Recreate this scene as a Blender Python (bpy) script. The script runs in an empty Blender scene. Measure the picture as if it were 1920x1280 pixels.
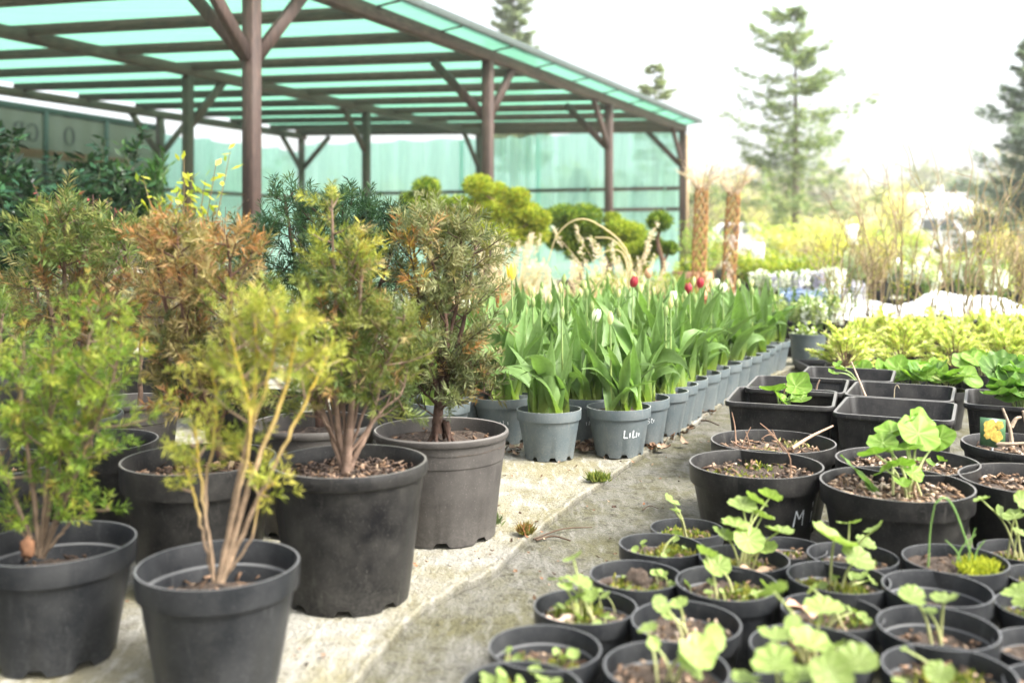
import bpy, math, random
import numpy as np
from mathutils import Vector

sc = bpy.context.scene
R_ = math.radians
# ------------------------------------------------------------------ camera
F, CX, HY, CH = 1867.0, 960.0, 450.0, 0.70      # focal length in photo pixels, centre column, horizon row, eye height
cam_d = bpy.data.cameras.new('camera')
cam = bpy.data.objects.new('camera', cam_d)
sc.collection.objects.link(cam)
cam.location = (0, 0, CH)
cam.rotation_euler = (R_(90), 0, 0)
cam_d.sensor_width = 36.0
cam_d.lens = 36.0 * F / 1920.0
cam_d.shift_y = -190.0 / 1920.0
cam_d.clip_start = 0.05
cam_d.clip_end = 2000
cam_d.dof.use_dof = True
cam_d.dof.focus_distance = 2.75
cam_d.dof.aperture_fstop = 2.4
cam_d.dof.aperture_blades = 9
sc.camera = cam
# ------------------------------------------------------------------ sky and sun
SUN_EL, SUN_AZ = 48.0, 118.0       # degrees; azimuth clockwise from +Y (ahead) towards +X (right)
wd = bpy.data.worlds.new('World'); sc.world = wd; wd.use_nodes = True
nt = wd.node_tree; nt.nodes.clear()
o_ = nt.nodes.new('ShaderNodeOutputWorld'); b_ = nt.nodes.new('ShaderNodeBackground')
s_ = nt.nodes.new('ShaderNodeTexSky'); s_.sky_type = 'NISHITA'; s_.sun_disc = False
s_.sun_elevation = R_(SUN_EL); s_.sun_rotation = R_(SUN_AZ)
s_.air_density = 1.0; s_.dust_density = 6.0; s_.ozone_density = 1.0; s_.altitude = 50
h_ = nt.nodes.new('ShaderNodeHueSaturation'); h_.inputs['Saturation'].default_value = 0.32
nt.links.new(s_.outputs[0], h_.inputs['Color']); nt.links.new(h_.outputs[0], b_.inputs[0])
b_.inputs[1].default_value = 0.15
nt.links.new(b_.outputs[0], o_.inputs[0])
sun_d = bpy.data.lights.new('sun', 'SUN'); sun_d.energy = 1.5; sun_d.angle = R_(14); sun_d.color = (1.0, 0.965, 0.91)
sun = bpy.data.objects.new('sun', sun_d); sc.collection.objects.link(sun)
_az, _el = R_(SUN_AZ), R_(SUN_EL)
_to = Vector((math.sin(_az) * math.cos(_el), math.cos(_az) * math.cos(_el), math.sin(_el)))
sun.rotation_euler = (-_to).to_track_quat('-Z', 'Y').to_euler()
vs = sc.view_settings
vs.view_transform = 'Standard'; vs.look = 'None'; vs.gamma = 1.0; vs.use_curve_mapping = False
vs.exposure = 2.0
cy = sc.cycles
cy.use_denoising = True
cy.max_bounces = 7; cy.diffuse_bounces = 4; cy.glossy_bounces = 3; cy.transmission_bounces = 5
cy.transparent_max_bounces = 16; cy.volume_bounces = 1
cy.caustics_reflective = False; cy.caustics_refractive = False

col = sc.collection
PI = math.pi

# ------------------------------------------------------------------ helpers
def W(px, py, d):
    return np.array([(px - CX) / F * d, d, CH - (py - HY) / F * d])
def G(px, py, z=0.0):
    d = (CH - z) * F / (py - HY)
    return np.array([(px - CX) / F * d, d, z])
def rng(seed): return np.random.default_rng(seed)
def norm(v):
    v = np.asarray(v, float)
    return v / np.maximum(np.linalg.norm(v, axis=-1, keepdims=True), 1e-9)

class MB:
    """collects vertices, faces and vertex colours of one mesh"""
    def __init__(s): s.v = []; s.f = []; s.c = []; s.n = 0; s.hard = False
    def add(s, v, faces, c=(1, 1, 1)):
        v = np.asarray(v, float).reshape(-1, 3)
        c = np.asarray(c, float)
        if c.ndim == 1: c = np.tile(c, (len(v), 1))
        s.v.append(v); s.c.append(c)
        if isinstance(faces, np.ndarray): s.f.append(faces + s.n)
        else:
            by = {}
            for f in faces: by.setdefault(len(f), []).append(f)
            for k, l in by.items(): s.f.append(np.array(l, int) + s.n)
        s.n += len(v)
        return s
    def mesh(s, name, smooth=True, sharp=None):
        me = bpy.data.meshes.new(name)
        if not s.v: return me
        v = np.concatenate(s.v); c = np.concatenate(s.c)
        me.vertices.add(len(v)); me.vertices.foreach_set('co', v.ravel())
        loops = np.concatenate([f.ravel() for f in s.f])
        sizes = np.concatenate([np.full(len(f), f.shape[1]) for f in s.f])
        starts = np.concatenate([[0], np.cumsum(sizes)[:-1]])
        me.loops.add(len(loops)); me.loops.foreach_set('vertex_index', loops.astype(np.int32))
        me.polygons.add(len(sizes)); me.polygons.foreach_set('loop_start', starts.astype(np.int32))
        me.polygons.foreach_set('loop_total', sizes.astype(np.int32))
        if smooth and not s.hard: me.polygons.foreach_set('use_smooth', np.ones(len(sizes), bool))
        a = me.color_attributes.new('Col', 'FLOAT_COLOR', 'POINT')
        a.data.foreach_set('color', np.concatenate([c, np.ones((len(c), 1))], 1).astype(np.float32).ravel())
        me.update(calc_edges=True); me.validate()
        if sharp and smooth and not s.hard: me.set_sharp_from_angle(angle=R_(sharp))
        return me

def ob(name, data, mat=None, parent=None, loc=None, rot=None, scale=None, **props):
    if isinstance(data, MB): data = data.mesh(name)
    o = bpy.data.objects.new(name, data); col.objects.link(o)
    if mat is not None and data is not None and len(data.materials) == 0: data.materials.append(mat)
    if parent is not None: o.parent = parent
    if loc is not None: o.location = loc
    if rot is not None: o.rotation_euler = rot
    if scale is not None: o.scale = (scale,) * 3 if np.isscalar(scale) else scale
    for k, v in props.items(): o[k] = v
    return o
def thing(name, label, cat, loc=(0, 0, 0), rz=0.0, group=None, scale=None):
    o = ob(name, None, loc=loc, rot=(0, 0, rz), scale=scale, label=label, category=cat)
    o.empty_display_size = 0.1
    if group: o['group'] = group
    return o
def structure(name, data, mat): return ob(name, data, mat, kind='structure')

def box(mb, c, s, rz=0.0, col_=(1, 1, 1), bevel=0.0):
    x, y, z = [k / 2 for k in s]
    v = np.array([[-x, -y, -z], [x, -y, -z], [x, y, -z], [-x, y, -z], [-x, -y, z], [x, -y, z], [x, y, z], [-x, y, z]])
    ca, sa = math.cos(rz), math.sin(rz)
    v = np.stack([v[:, 0] * ca - v[:, 1] * sa, v[:, 0] * sa + v[:, 1] * ca, v[:, 2]], 1) + np.asarray(c, float)
    mb.add(v, [(0, 3, 2, 1), (4, 5, 6, 7), (0, 1, 5, 4), (1, 2, 6, 5), (2, 3, 7, 6), (3, 0, 4, 7)], col_); mb.hard = True
def bar(mb, a, b, w, h, up=(0, 0, 1), col_=(1, 1, 1)):
    """a square bar from a to b, w across and h along up, slightly chamfered"""
    a = np.asarray(a, float); b = np.asarray(b, float)
    d = norm(b - a); sx = norm(np.cross(d, up)); u = np.cross(sx, d)
    k = min(w, h) * 0.06
    pr = [(-w/2 + k, -h/2), (w/2 - k, -h/2), (w/2, -h/2 + k), (w/2, h/2 - k), (w/2 - k, h/2), (-w/2 + k, h/2), (-w/2, h/2 - k), (-w/2, -h/2 + k)]
    v = [a + sx * p + u * q for p, q in pr] + [b + sx * p + u * q for p, q in pr]
    f = [(i, (i + 1) % 8, (i + 1) % 8 + 8, i + 8) for i in range(8)] + [tuple(range(7, -1, -1)), tuple(range(8, 16))]
    mb.add(v, f, col_); mb.hard = True
def tube(mb, pts, rad, n=6, col_=(1, 1, 1), cap=True):
    pts = np.asarray(pts, float); m = len(pts)
    rad = np.full(m, rad) if np.isscalar(rad) else np.asarray(rad, float)
    t = norm(np.gradient(pts, axis=0))
    ref = np.array([0.31, 0.87, 0.2]) if abs(t[0][2]) > 0.7 else np.array([0, 0, 1.0])
    sx = norm(np.cross(t, ref)); sy = np.cross(t, sx)
    a = np.linspace(0, 2 * PI, n, endpoint=False)
    v = pts[:, None] + rad[:, None, None] * (np.cos(a)[None, :, None] * sx[:, None] + np.sin(a)[None, :, None] * sy[:, None])
    i = np.arange(m - 1)[:, None]; j = np.arange(n)[None]
    f = np.stack([i * n + j, i * n + (j + 1) % n, (i + 1) * n + (j + 1) % n, (i + 1) * n + j], -1).reshape(-1, 4)
    c = np.asarray(col_, float)
    if c.ndim == 2: c = np.repeat(c, n, 0)
    mb.add(v.reshape(-1, 3), f, c)
    if cap: mb.add(v[-1], [tuple(range(n))], c[-n:] if c.ndim == 2 else c)
def smooth_path(pts, n=12):
    """Catmull-Rom through pts"""
    p = np.asarray(pts, float)
    if len(p) < 3: return np.linspace(p[0], p[-1], n)
    q = np.vstack([2 * p[0] - p[1], p, 2 * p[-1] - p[-2]])
    out = []
    for s in np.linspace(0, len(p) - 1, n):
        k = min(int(s), len(p) - 2); t = s - k
        a, b, c, d = q[k:k + 4]
        out.append(0.5 * (2 * b + (c - a) * t + (2 * a - 5 * b + 4 * c - d) * t * t + (3 * b - a - 3 * c + d) * t ** 3))
    return np.array(out)
def lathe(mb, prof, n=48, col_=(1, 1, 1), notch=None):
    prof = np.asarray(prof, float); m = len(prof)
    a = np.linspace(0, 2 * PI, n, endpoint=False)
    v = np.stack([prof[:, 0, None] * np.cos(a), prof[:, 0, None] * np.sin(a), np.repeat(prof[:, 1, None], n, 1)], -1)
    if notch:
        cnt, frac, hgt = notch
        on = ((a / (2 * PI) * cnt) % 1.0) < frac
        v[0, on, 2] = hgt; v[1, on, 2] = np.maximum(v[1, on, 2], hgt + 0.0005)
    i = np.arange(m - 1)[:, None]; j = np.arange(n)[None]
    f = np.stack([i * n + j, i * n + (j + 1) % n, (i + 1) * n + (j + 1) % n, (i + 1) * n + j], -1).reshape(-1, 4)
    mb.add(v.reshape(-1, 3), f, col_)
def blades(mb, base, dirs, L, Wd, cols, side=None, seed=0, fat=0.45):
    """many small flat diamond leaves or needles"""
    base = np.asarray(base, float); n = len(base)
    if n == 0: return
    dirs = norm(dirs); L = np.broadcast_to(L, n)[:, None]; Wd = np.broadcast_to(Wd, n)[:, None]
    if side is None: side = rng(seed + 991).normal(size=(n, 3))
    sx = norm(np.cross(dirs, side))
    v = np.stack([base, base + dirs * L * fat + sx * Wd / 2, base + dirs * L, base + dirs * L * fat - sx * Wd / 2], 1)
    f = np.arange(n * 4).reshape(n, 4)
    c = np.broadcast_to(np.asarray(cols, float), (n, 3))
    mb.add(v.reshape(-1, 3), f, np.repeat(c, 4, 0))
def blob(mb, c, r, seed=0, nu=14, nv=9, jit=0.12, col_=(1, 1, 1)):
    g = rng(seed); c = np.asarray(c, float); r = np.asarray(r, float) * np.ones(3)
    ph = np.linspace(0, PI, nv); th = np.linspace(0, 2 * PI, nu, endpoint=False)
    d = np.stack([np.sin(ph)[:, None] * np.cos(th), np.sin(ph)[:, None] * np.sin(th), np.repeat(np.cos(ph)[:, None], nu, 1)], -1)
    k = 1 + jit * g.normal(size=(nv, nu, 1)); k[0] = k[0, 0]; k[-1] = k[-1, 0]
    v = c + d * r * k
    i = np.arange(nv - 1)[:, None]; j = np.arange(nu)[None]
    f = np.stack([i * nu + j, (i + 1) * nu + j, (i + 1) * nu + (j + 1) % nu, i * nu + (j + 1) % nu], -1).reshape(-1, 4)
    mb.add(v.reshape(-1, 3), f, col_)
def pick(g, pal, n, jit=0.15):
    pal = np.asarray(pal, float)
    c = pal[g.integers(0, len(pal), n)]
    return np.clip(c * (1 + jit * g.normal(size=(n, 1))), 0.004, 1)
ORD = ['first', 'second', 'third', 'fourth', 'fifth', 'sixth', 'seventh', 'eighth', 'ninth', 'tenth', 'eleventh', 'twelfth', 'thirteenth', 'fourteenth', 'fifteenth', 'sixteenth']

# ------------------------------------------------------------------ materials
def newmat(name):
    m = bpy.data.materials.new(name); m.use_nodes = True
    t = m.node_tree; p = t.nodes['Principled BSDF']
    return m, t, p, t.nodes['Material Output']
def nd(t, typ, **k):
    n = t.nodes.new(typ)
    for a, b in k.items(): setattr(n, a, b)
    return n
def noise(t, scale, detail=4, rough=0.6, obj=True, vec=None):
    n = nd(t, 'ShaderNodeTexNoise'); n.inputs['Scale'].default_value = scale
    n.inputs['Detail'].default_value = detail; n.inputs['Roughness'].default_value = rough
    if vec is None:
        tc = nd(t, 'ShaderNodeTexCoord'); vec = tc.outputs['Object' if obj else 'Generated']
    t.links.new(vec, n.inputs['Vector'])
    return n.outputs['Fac']
def ramp(t, fac, stops):
    r = nd(t, 'ShaderNodeValToRGB'); e = r.color_ramp.elements
    while len(e) < len(stops): e.new(0.5)
    for k, (p, c) in zip(e, stops):
        k.position = p; k.color = (*c, 1) if not np.isscalar(c) else (c, c, c, 1)
    t.links.new(fac, r.inputs[0])
    return r.outputs[0]
def mixc(t, fac, a, b, mode='MIX'):
    m = nd(t, 'ShaderNodeMix', data_type='RGBA', blend_type=mode)
    for s, v in ((m.inputs[0], fac), (m.inputs[6], a), (m.inputs[7], b)):
        if hasattr(v, 'is_linked'): t.links.new(v, s)
        elif np.isscalar(v): s.default_value = v
        else: s.default_value = (*v, 1)
    return m.outputs[2]
def bump(t, p, h, strength, dist=0.01):
    b = nd(t, 'ShaderNodeBump'); b.inputs['Strength'].default_value = strength; b.inputs['Distance'].default_value = dist
    t.links.new(h, b.inputs['Height']); t.links.new(b.outputs[0], p.inputs['Normal'])
def world_pos(t):
    return nd(t, 'ShaderNodeNewGeometry').outputs['Position']
def attr(t):
    a = nd(t, 'ShaderNodeAttribute', attribute_name='Col'); return a.outputs['Color']

def leaf_mat(name, trans=0.3, rough=0.55, spec=0.3, vary=0.25, mottled=0.0):
    m, t, p, o = newmat(name)
    c = attr(t)
    hs = nd(t, 'ShaderNodeHueSaturation'); oi = nd(t, 'ShaderNodeObjectInfo')
    mr = nd(t, 'ShaderNodeMapRange'); mr.inputs[3].default_value = 1 - vary; mr.inputs[4].default_value = 1 + vary
    t.links.new(oi.outputs['Random'], mr.inputs[0]); t.links.new(mr.outputs[0], hs.inputs['Value'])
    t.links.new(c, hs.inputs['Color']); c = hs.outputs[0]
    if mottled:
        nz = noise(t, 60, 3, 0.6)
        c = mixc(t, ramp(t, nz, [(0.35, mottled), (0.62, 0.0)]), c, mixc(t, 1.0, c, (0.55, 0.6, 0.3), 'MULTIPLY'))
    t.links.new(c, p.inputs['Base Color']); p.inputs['Roughness'].default_value = rough
    p.inputs['Specular IOR Level'].default_value = spec
    tr = nd(t, 'ShaderNodeBsdfTranslucent')
    t.links.new(mixc(t, 1.0, c, (1.0, 1.12, 0.55), 'MULTIPLY'), tr.inputs['Color'])
    mx = nd(t, 'ShaderNodeMixShader'); mx.inputs[0].default_value = trans
    t.links.new(p.outputs[0], mx.inputs[1]); t.links.new(tr.outputs[0], mx.inputs[2]); t.links.new(mx.outputs[0], o.inputs[0])
    return m
def plain(name, c, rough=0.6, spec=0.4, var=0.15, scale=20, bmp=0.0, metal=0.0):
    m, t, p, o = newmat(name)
    nz = noise(t, scale, 5, 0.65)
    c = np.array(c)
    t.links.new(ramp(t, nz, [(0.3, tuple(c * (1 - var))), (0.7, tuple(np.minimum(c * (1 + var), 1)))]), p.inputs['Base Color'])
    p.inputs['Roughness'].default_value = rough; p.inputs['Specular IOR Level'].default_value = spec
    p.inputs['Metallic'].default_value = metal
    if bmp: bump(t, p, nz, bmp)
    return m
def colmat(name, rough=0.7, spec=0.3, bmp=0.0, scale=60):
    m, t, p, o = newmat(name)
    nz = noise(t, scale, 4, 0.6)
    t.links.new(mixc(t, 1.0, attr(t), ramp(t, nz, [(0.3, 0.75), (0.7, 1.2)]), 'MULTIPLY'), p.inputs['Base Color'])
    p.inputs['Roughness'].default_value = rough; p.inputs['Specular IOR Level'].default_value = spec
    if bmp: bump(t, p, nz, bmp)
    return m
def pot_mat(name, c, dust, dusty=0.5, rough=0.42):
    """moulded plastic with dried dust, splashes near the foot, small specks and highlights painted on upward faces"""
    m, t, p, o = newmat(name)
    pos = world_pos(t)
    big = noise(t, 14, 5, 0.65, vec=pos); fine = noise(t, 160, 3, 0.6, vec=pos)
    tc = nd(t, 'ShaderNodeTexCoord'); sx = nd(t, 'ShaderNodeSeparateXYZ'); t.links.new(tc.outputs['Object'], sx.inputs[0])
    low = nd(t, 'ShaderNodeMapRange'); low.inputs[1].default_value = 0.09; low.inputs[2].default_value = 0.0
    low.inputs[3].default_value = 0.0; low.inputs[4].default_value = 0.34
    t.links.new(sx.outputs[2], low.inputs[0])
    a = nd(t, 'ShaderNodeMath', operation='ADD'); t.links.new(ramp(t, big, [(0.36, 0.0), (0.74, dusty)]), a.inputs[0])
    sp = nd(t, 'ShaderNodeMath', operation='MULTIPLY'); t.links.new(low.outputs[0], sp.inputs[0]); t.links.new(ramp(t, fine, [(0.4, 0.0), (0.6, 1.0)]), sp.inputs[1])
    t.links.new(sp.outputs[0], a.inputs[1])
    mp = nd(t, 'ShaderNodeMapping'); mp.inputs['Scale'].default_value = (55, 55, 7); mp.inputs['Rotation'].default_value = (0.3, 0.2, 0)
    t.links.new(pos, mp.inputs[0]); scf = noise(t, 1.0, 5, 0.75, vec=mp.outputs[0])
    c1 = mixc(t, a.outputs[0], c, dust)
    c1 = mixc(t, ramp(t, scf, [(0.58, 0.0), (0.70, 0.55)]), c1, dust)
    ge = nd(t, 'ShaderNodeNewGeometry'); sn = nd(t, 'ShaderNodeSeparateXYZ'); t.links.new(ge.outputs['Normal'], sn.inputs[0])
    rim_glint = nd(t, 'ShaderNodeMapRange'); rim_glint.inputs[1].default_value = 0.55; rim_glint.inputs[2].default_value = 0.95; rim_glint.inputs[4].default_value = 0.85; t.links.new(sn.outputs[2], rim_glint.inputs[0])
    c1 = mixc(t, rim_glint.outputs[0], c1, tuple(np.minimum(np.array(dust) * 2.0 + 0.02, 1)))  # brightened dust tint on upward faces, a rim highlight painted into the colour
    spk = noise(t, 420, 1, 0.5, vec=pos)
    c2 = mixc(t, ramp(t, spk, [(0.68, 0.0), (0.72, 0.8)]), c1, tuple(np.minimum(np.array(dust) * 1.35, 1)))
    t.links.new(c2, p.inputs['Base Color'])
    rg = nd(t, 'ShaderNodeMapRange'); rg.inputs[3].default_value = rough; rg.inputs[4].default_value = rough + 0.22
    t.links.new(big, rg.inputs[0]); t.links.new(rg.outputs[0], p.inputs['Roughness'])
    p.inputs['Specular IOR Level'].default_value = 0.20
    bump(t, p, fine, 0.12, 0.002)
    return m

M = {}
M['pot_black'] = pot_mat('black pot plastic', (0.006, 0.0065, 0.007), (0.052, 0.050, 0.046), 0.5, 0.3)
M['pot_dust_glint'] = pot_mat('dusty black pot plastic with painted rim highlights', (0.007, 0.007, 0.0075), (0.068, 0.065, 0.058), 0.5, 0.3)
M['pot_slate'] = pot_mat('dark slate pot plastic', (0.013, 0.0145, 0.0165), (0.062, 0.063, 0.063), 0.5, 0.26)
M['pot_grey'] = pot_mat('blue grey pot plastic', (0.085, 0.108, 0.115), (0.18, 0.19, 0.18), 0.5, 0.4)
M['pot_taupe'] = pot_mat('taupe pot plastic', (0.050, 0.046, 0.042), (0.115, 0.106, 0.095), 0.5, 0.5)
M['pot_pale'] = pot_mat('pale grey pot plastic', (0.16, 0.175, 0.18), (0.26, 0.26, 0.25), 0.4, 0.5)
M['terracotta'] = plain('terracotta', (0.42, 0.15, 0.08), 0.8, 0.2, 0.2, 12)
M['leaf'] = leaf_mat('seedling leaf', 0.40, 0.45, 0.25, 0.2, 0.25)
M['tulip_leaf'] = leaf_mat('tulip leaf', 0.40, 0.42, 0.22, 0.28, 0.35)
M['tulip_stem'] = leaf_mat('tulip stem', 0.1, 0.5, 0.4, 0.1)
M['petal'] = leaf_mat('petal', 0.3, 0.5, 0.35, 0.08)
M['needle'] = leaf_mat('conifer needles', 0.30, 0.45, 0.2, 0.0)
M['crown'] = leaf_mat('tree foliage', 0.42, 0.7, 0.12, 0.0)
M['glossy_leaf'] = leaf_mat('glossy evergreen leaf', 0.12, 0.25, 0.6, 0.0)
M['straw'] = leaf_mat('dry grass', 0.35, 0.7, 0.2, 0.0)
M['bark'] = colmat('bark', 0.85, 0.2, 0.6, 45)
M['twig'] = colmat('twig', 0.8, 0.25, 0.3, 90)
M['chips'] = colmat('bark chips and dry leaves', 0.85, 0.2, 0.2, 120)
M['moss'] = leaf_mat('moss', 0.25, 0.8, 0.1, 0.0)
M['chalk'] = plain('white marker', (0.75, 0.78, 0.78), 0.8, 0.2, 0.12, 150)
M['white'] = plain('white paint', (0.78, 0.79, 0.80), 0.35, 0.5, 0.03, 8)
M['card'] = plain('white card', (0.80, 0.80, 0.78), 0.6, 0.3, 0.03, 8)
M['glass'] = plain('dark vehicle glass', (0.05, 0.06, 0.065), 0.08, 0.7, 0.1, 3)
M['tyre'] = plain('tyre rubber', (0.02, 0.02, 0.02), 0.8, 0.2, 0.1, 20)
M['metal'] = plain('light metal', (0.45, 0.46, 0.47), 0.35, 0.5, 0.05, 20, 0, 0.8)
M['lamp'] = plain('headlight lens', (0.6, 0.62, 0.63), 0.1, 0.7, 0.05, 20)
M['plaster'] = plain('white plaster', (0.72, 0.71, 0.68), 0.85, 0.2, 0.05, 2)
M['rooftile'] = plain('grey roof tiles', (0.36, 0.34, 0.33), 0.8, 0.2, 0.12, 6)
M['fleece'] = plain('white frost fleece', (0.80, 0.81, 0.80), 0.8, 0.2, 0.04, 6, 0.3)
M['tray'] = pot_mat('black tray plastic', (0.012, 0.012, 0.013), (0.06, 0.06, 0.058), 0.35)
M['tag_green'] = plain('printed green', (0.05, 0.12, 0.05), 0.35, 0.5, 0.35, 40)
M['tag_yellow'] = plain('printed yellow petals', (0.46, 0.33, 0.07), 0.4, 0.3, 0.5, 160)
M['tan_batten'] = plain('weathered pale batten', (0.38, 0.27, 0.17), 0.8, 0.2, 0.2, 10)

def soil_mat():
    m, t, p, o = newmat('potting soil')
    pos = world_pos(t)
    a = noise(t, 95, 6, 0.75, vec=pos); b = noise(t, 14, 3, 0.6, vec=pos)
    c = ramp(t, a, [(0.3, (0.016, 0.011, 0.008)), (0.52, (0.080, 0.056, 0.040)), (0.72, (0.21, 0.155, 0.11))])
    c = mixc(t, ramp(t, b, [(0.5, 0.0), (0.75, 0.5)]), c, (0.085, 0.06, 0.038))
    t.links.new(c, p.inputs['Base Color']); p.inputs['Roughness'].default_value = 0.9
    bump(t, p, a, 0.9, 0.012)
    return m
M['soil'] = soil_mat()
def wood_mat():
    m, t, p, o = newmat('brown stained timber')
    tc = nd(t, 'ShaderNodeTexCoord'); mp = nd(t, 'ShaderNodeMapping'); mp.inputs['Scale'].default_value = (9, 9, 1.4)
    t.links.new(tc.outputs['Object'], mp.inputs[0])
    a = noise(t, 6, 6, 0.65, vec=mp.outputs[0]); b = noise(t, 1.3, 3, 0.6)
    c = ramp(t, a, [(0.3, (0.019, 0.010, 0.007)), (0.55, (0.046, 0.026, 0.019)), (0.75, (0.085, 0.052, 0.037))])
    c = mixc(t, ramp(t, b, [(0.5, 0.0), (0.8, 0.45)]), c, (0.085, 0.066, 0.045))
    t.links.new(c, p.inputs['Base Color']); p.inputs['Roughness'].default_value = 0.75
    bump(t, p, a, 0.3, 0.01)
    return m
M['timber'] = wood_mat()
def net_mat(name, tint, dens_lo, dens_hi, streak=(0.5, 26, 26), gap=(0.80, 0.97, 0.92)):
    """knitted shade net: partly open weave, partly tinted thread"""
    m, t, p, o = newmat(name)
    tc = nd(t, 'ShaderNodeTexCoord'); mp = nd(t, 'ShaderNodeMapping'); mp.inputs['Scale'].default_value = streak
    if streak[0] < 1: mp.inputs['Rotation'].default_value = (0, 0, -1.135)
    t.links.new(tc.outputs['Object'], mp.inputs[0])
    a = noise(t, 1.0, 4, 0.7, vec=mp.outputs[0]); b = noise(t, 0.5, 3, 0.5)
    tr = nd(t, 'ShaderNodeBsdfTransparent'); tr.inputs[0].default_value = (*gap, 1)
    tl = nd(t, 'ShaderNodeBsdfTranslucent'); df = nd(t, 'ShaderNodeBsdfDiffuse')
    cc = mixc(t, a, tint, tuple(np.minimum(np.array(tint) * 1.35, 1)))
    t.links.new(cc, tl.inputs[0]); t.links.new(cc, df.inputs[0])
    m1 = nd(t, 'ShaderNodeMixShader'); m1.inputs[0].default_value = 0.30
    t.links.new(tl.outputs[0], m1.inputs[1]); t.links.new(df.outputs[0], m1.inputs[2])
    m2 = nd(t, 'ShaderNodeMixShader')
    wv = nd(t, 'ShaderNodeTexWave'); wv.inputs['Scale'].default_value = 1.6; wv.inputs['Distortion'].default_value = 3.0; wv.inputs['Detail'].default_value = 3
    t.links.new(mp.outputs[0], wv.inputs['Vector'])
    a = mixc(t, 0.35, a, wv.outputs['Fac'])
    mm = mixc(t, 0.4, a, b)
    t.links.new(ramp(t, mm, [(0.36, dens_lo), (0.62, dens_hi)]), m2.inputs[0])
    t.links.new(tr.outputs[0], m2.inputs[1]); t.links.new(m1.outputs[0], m2.inputs[2]); t.links.new(m2.outputs[0], o.inputs[0])
    return m
M['net_roof'] = net_mat('green roof shade net', (0.120, 0.305, 0.205), 0.58, 0.97, gap=(0.40, 0.74, 0.57))
M['net_wall'] = net_mat('green wall shade net', (0.32, 0.54, 0.475), 0.56, 0.86, (30, 30, 1.5), (0.62, 0.90, 0.84))
M['banner'] = net_mat('olive banner mesh', (0.050, 0.068, 0.048), 0.96, 0.99, (1.5, 1.5, 40))
M['banner_dark'] = plain('dark green frame paint', (0.008, 0.022, 0.016), 0.7, 0.1)
M['banner_brown'] = plain('brown banner band', (0.060, 0.038, 0.020), 0.8, 0.1)
M['banner_print'] = plain('dark print', (0.005, 0.012, 0.009), 0.8, 0.2)

def mat_cloth(name, base, algae, dirt, amount, edge):
    m, t, p, o = newmat(name)
    pos = world_pos(t)
    a = noise(t, 2.6, 6, 0.68, vec=pos); b = noise(t, 9, 6, 0.7, vec=pos); f = noise(t, 120, 3, 0.7, vec=pos); s = noise(t, 34, 5, 0.75, vec=pos)
    mp = nd(t, 'ShaderNodeMapping'); mp.inputs['Rotation'].default_value = (0, 0, R_(25)); mp.inputs['Scale'].default_value = (40, 9, 1)
    t.links.new(pos, mp.inputs[0]); st = noise(t, 1, 4, 0.7, vec=mp.outputs[0])
    c = mixc(t, ramp(t, a, [(0.42, 0.0), (0.60, amount)]), base, algae)
    c = mixc(t, ramp(t, b, [(0.48, 0.0), (0.62, amount * 0.85)]), c, tuple(np.array(algae) * 0.78))
    c = mixc(t, ramp(t, s, [(0.52, 0.0), (0.66, edge)]), c, dirt)
    c = mixc(t, ramp(t, st, [(0.34, 0.75), (0.5, 0.0)]), c, tuple(np.minimum(np.array(base) * 1.35, 1)))
    c = mixc(t, ramp(t, f, [(0.30, 0.5), (0.46, 0.0)]), c, dirt)
    c = mixc(t, 1.0, c, attr(t), 'MULTIPLY')
    t.links.new(c, p.inputs['Base Color']); p.inputs['Roughness'].default_value = 0.92; p.inputs['Specular IOR Level'].default_value = 0.2
    mm = nd(t, 'ShaderNodeMath', operation='ADD'); t.links.new(f, mm.inputs[0]); t.links.new(b, mm.inputs[1])
    bump(t, p, mm.outputs[0], 0.8, 0.012)
    return m
M['mat_pale'] = mat_cloth('pale ground fabric', (0.30, 0.297, 0.268), (0.225, 0.203, 0.10), (0.10, 0.09, 0.06), 0.72, 0.45)
M['mat_old'] = mat_cloth('old ground fabric', (0.155, 0.150, 0.128), (0.112, 0.105, 0.05), (0.042, 0.039, 0.027), 0.85, 0.8)
def ground_mat():
    m, t, p, o = newmat('pale sandy ground')
    pos = world_pos(t)
    a = noise(t, 0.35, 6, 0.65, vec=pos); b = noise(t, 6, 6, 0.7, vec=pos)
    c = ramp(t, a, [(0.3, (0.34, 0.31, 0.20)), (0.5, (0.46, 0.42, 0.33)), (0.7, (0.30, 0.33, 0.15))])
    c = mixc(t, ramp(t, b, [(0.35, 0.5), (0.6, 0.0)]), c, (0.13, 0.12, 0.07))
    t.links.new(c, p.inputs['Base Color']); p.inputs['Roughness'].default_value = 0.95
    bump(t, p, b, 0.6, 0.03)
    return m
M['ground'] = ground_mat()

# ------------------------------------------------------------------ ground and fabric
mb = MB(); mb.add([(-700, -30, 0), (700, -30, 0), (700, 900, 0), (-700, 900, 0)], [(0, 1, 2, 3)])
structure('ground', mb, M['ground'])
AU = np.array([0.4285, 0.9036]); AN = np.array([0.9036, -0.4285])   # along and across the nursery rows
mb = MB(); n = 40
c0 = np.array([-2.2, -1.0])
u = np.linspace(0, 11, n); w = np.linspace(-4.5, 4.6, n)
g = rng(3)
P = c0 + u[:, None, None] * AU + w[None, :, None] * AN
z = 0.005 + 0.0012 * (np.sin(P[..., 0] * 9 + 2 * np.sin(P[..., 1] * 3)) + 1)
i = np.arange(n - 1)[:, None]; j = np.arange(n - 1)[None]
f = np.stack([i * n + j, (i + 1) * n + j, (i + 1) * n + j + 1, i * n + j + 1], -1).reshape(-1, 4)
mb.add(np.concatenate([P, z[..., None]], -1).reshape(-1, 3), f[:, ::-1].copy())
structure('old_ground_fabric', mb, M['mat_old'])
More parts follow.
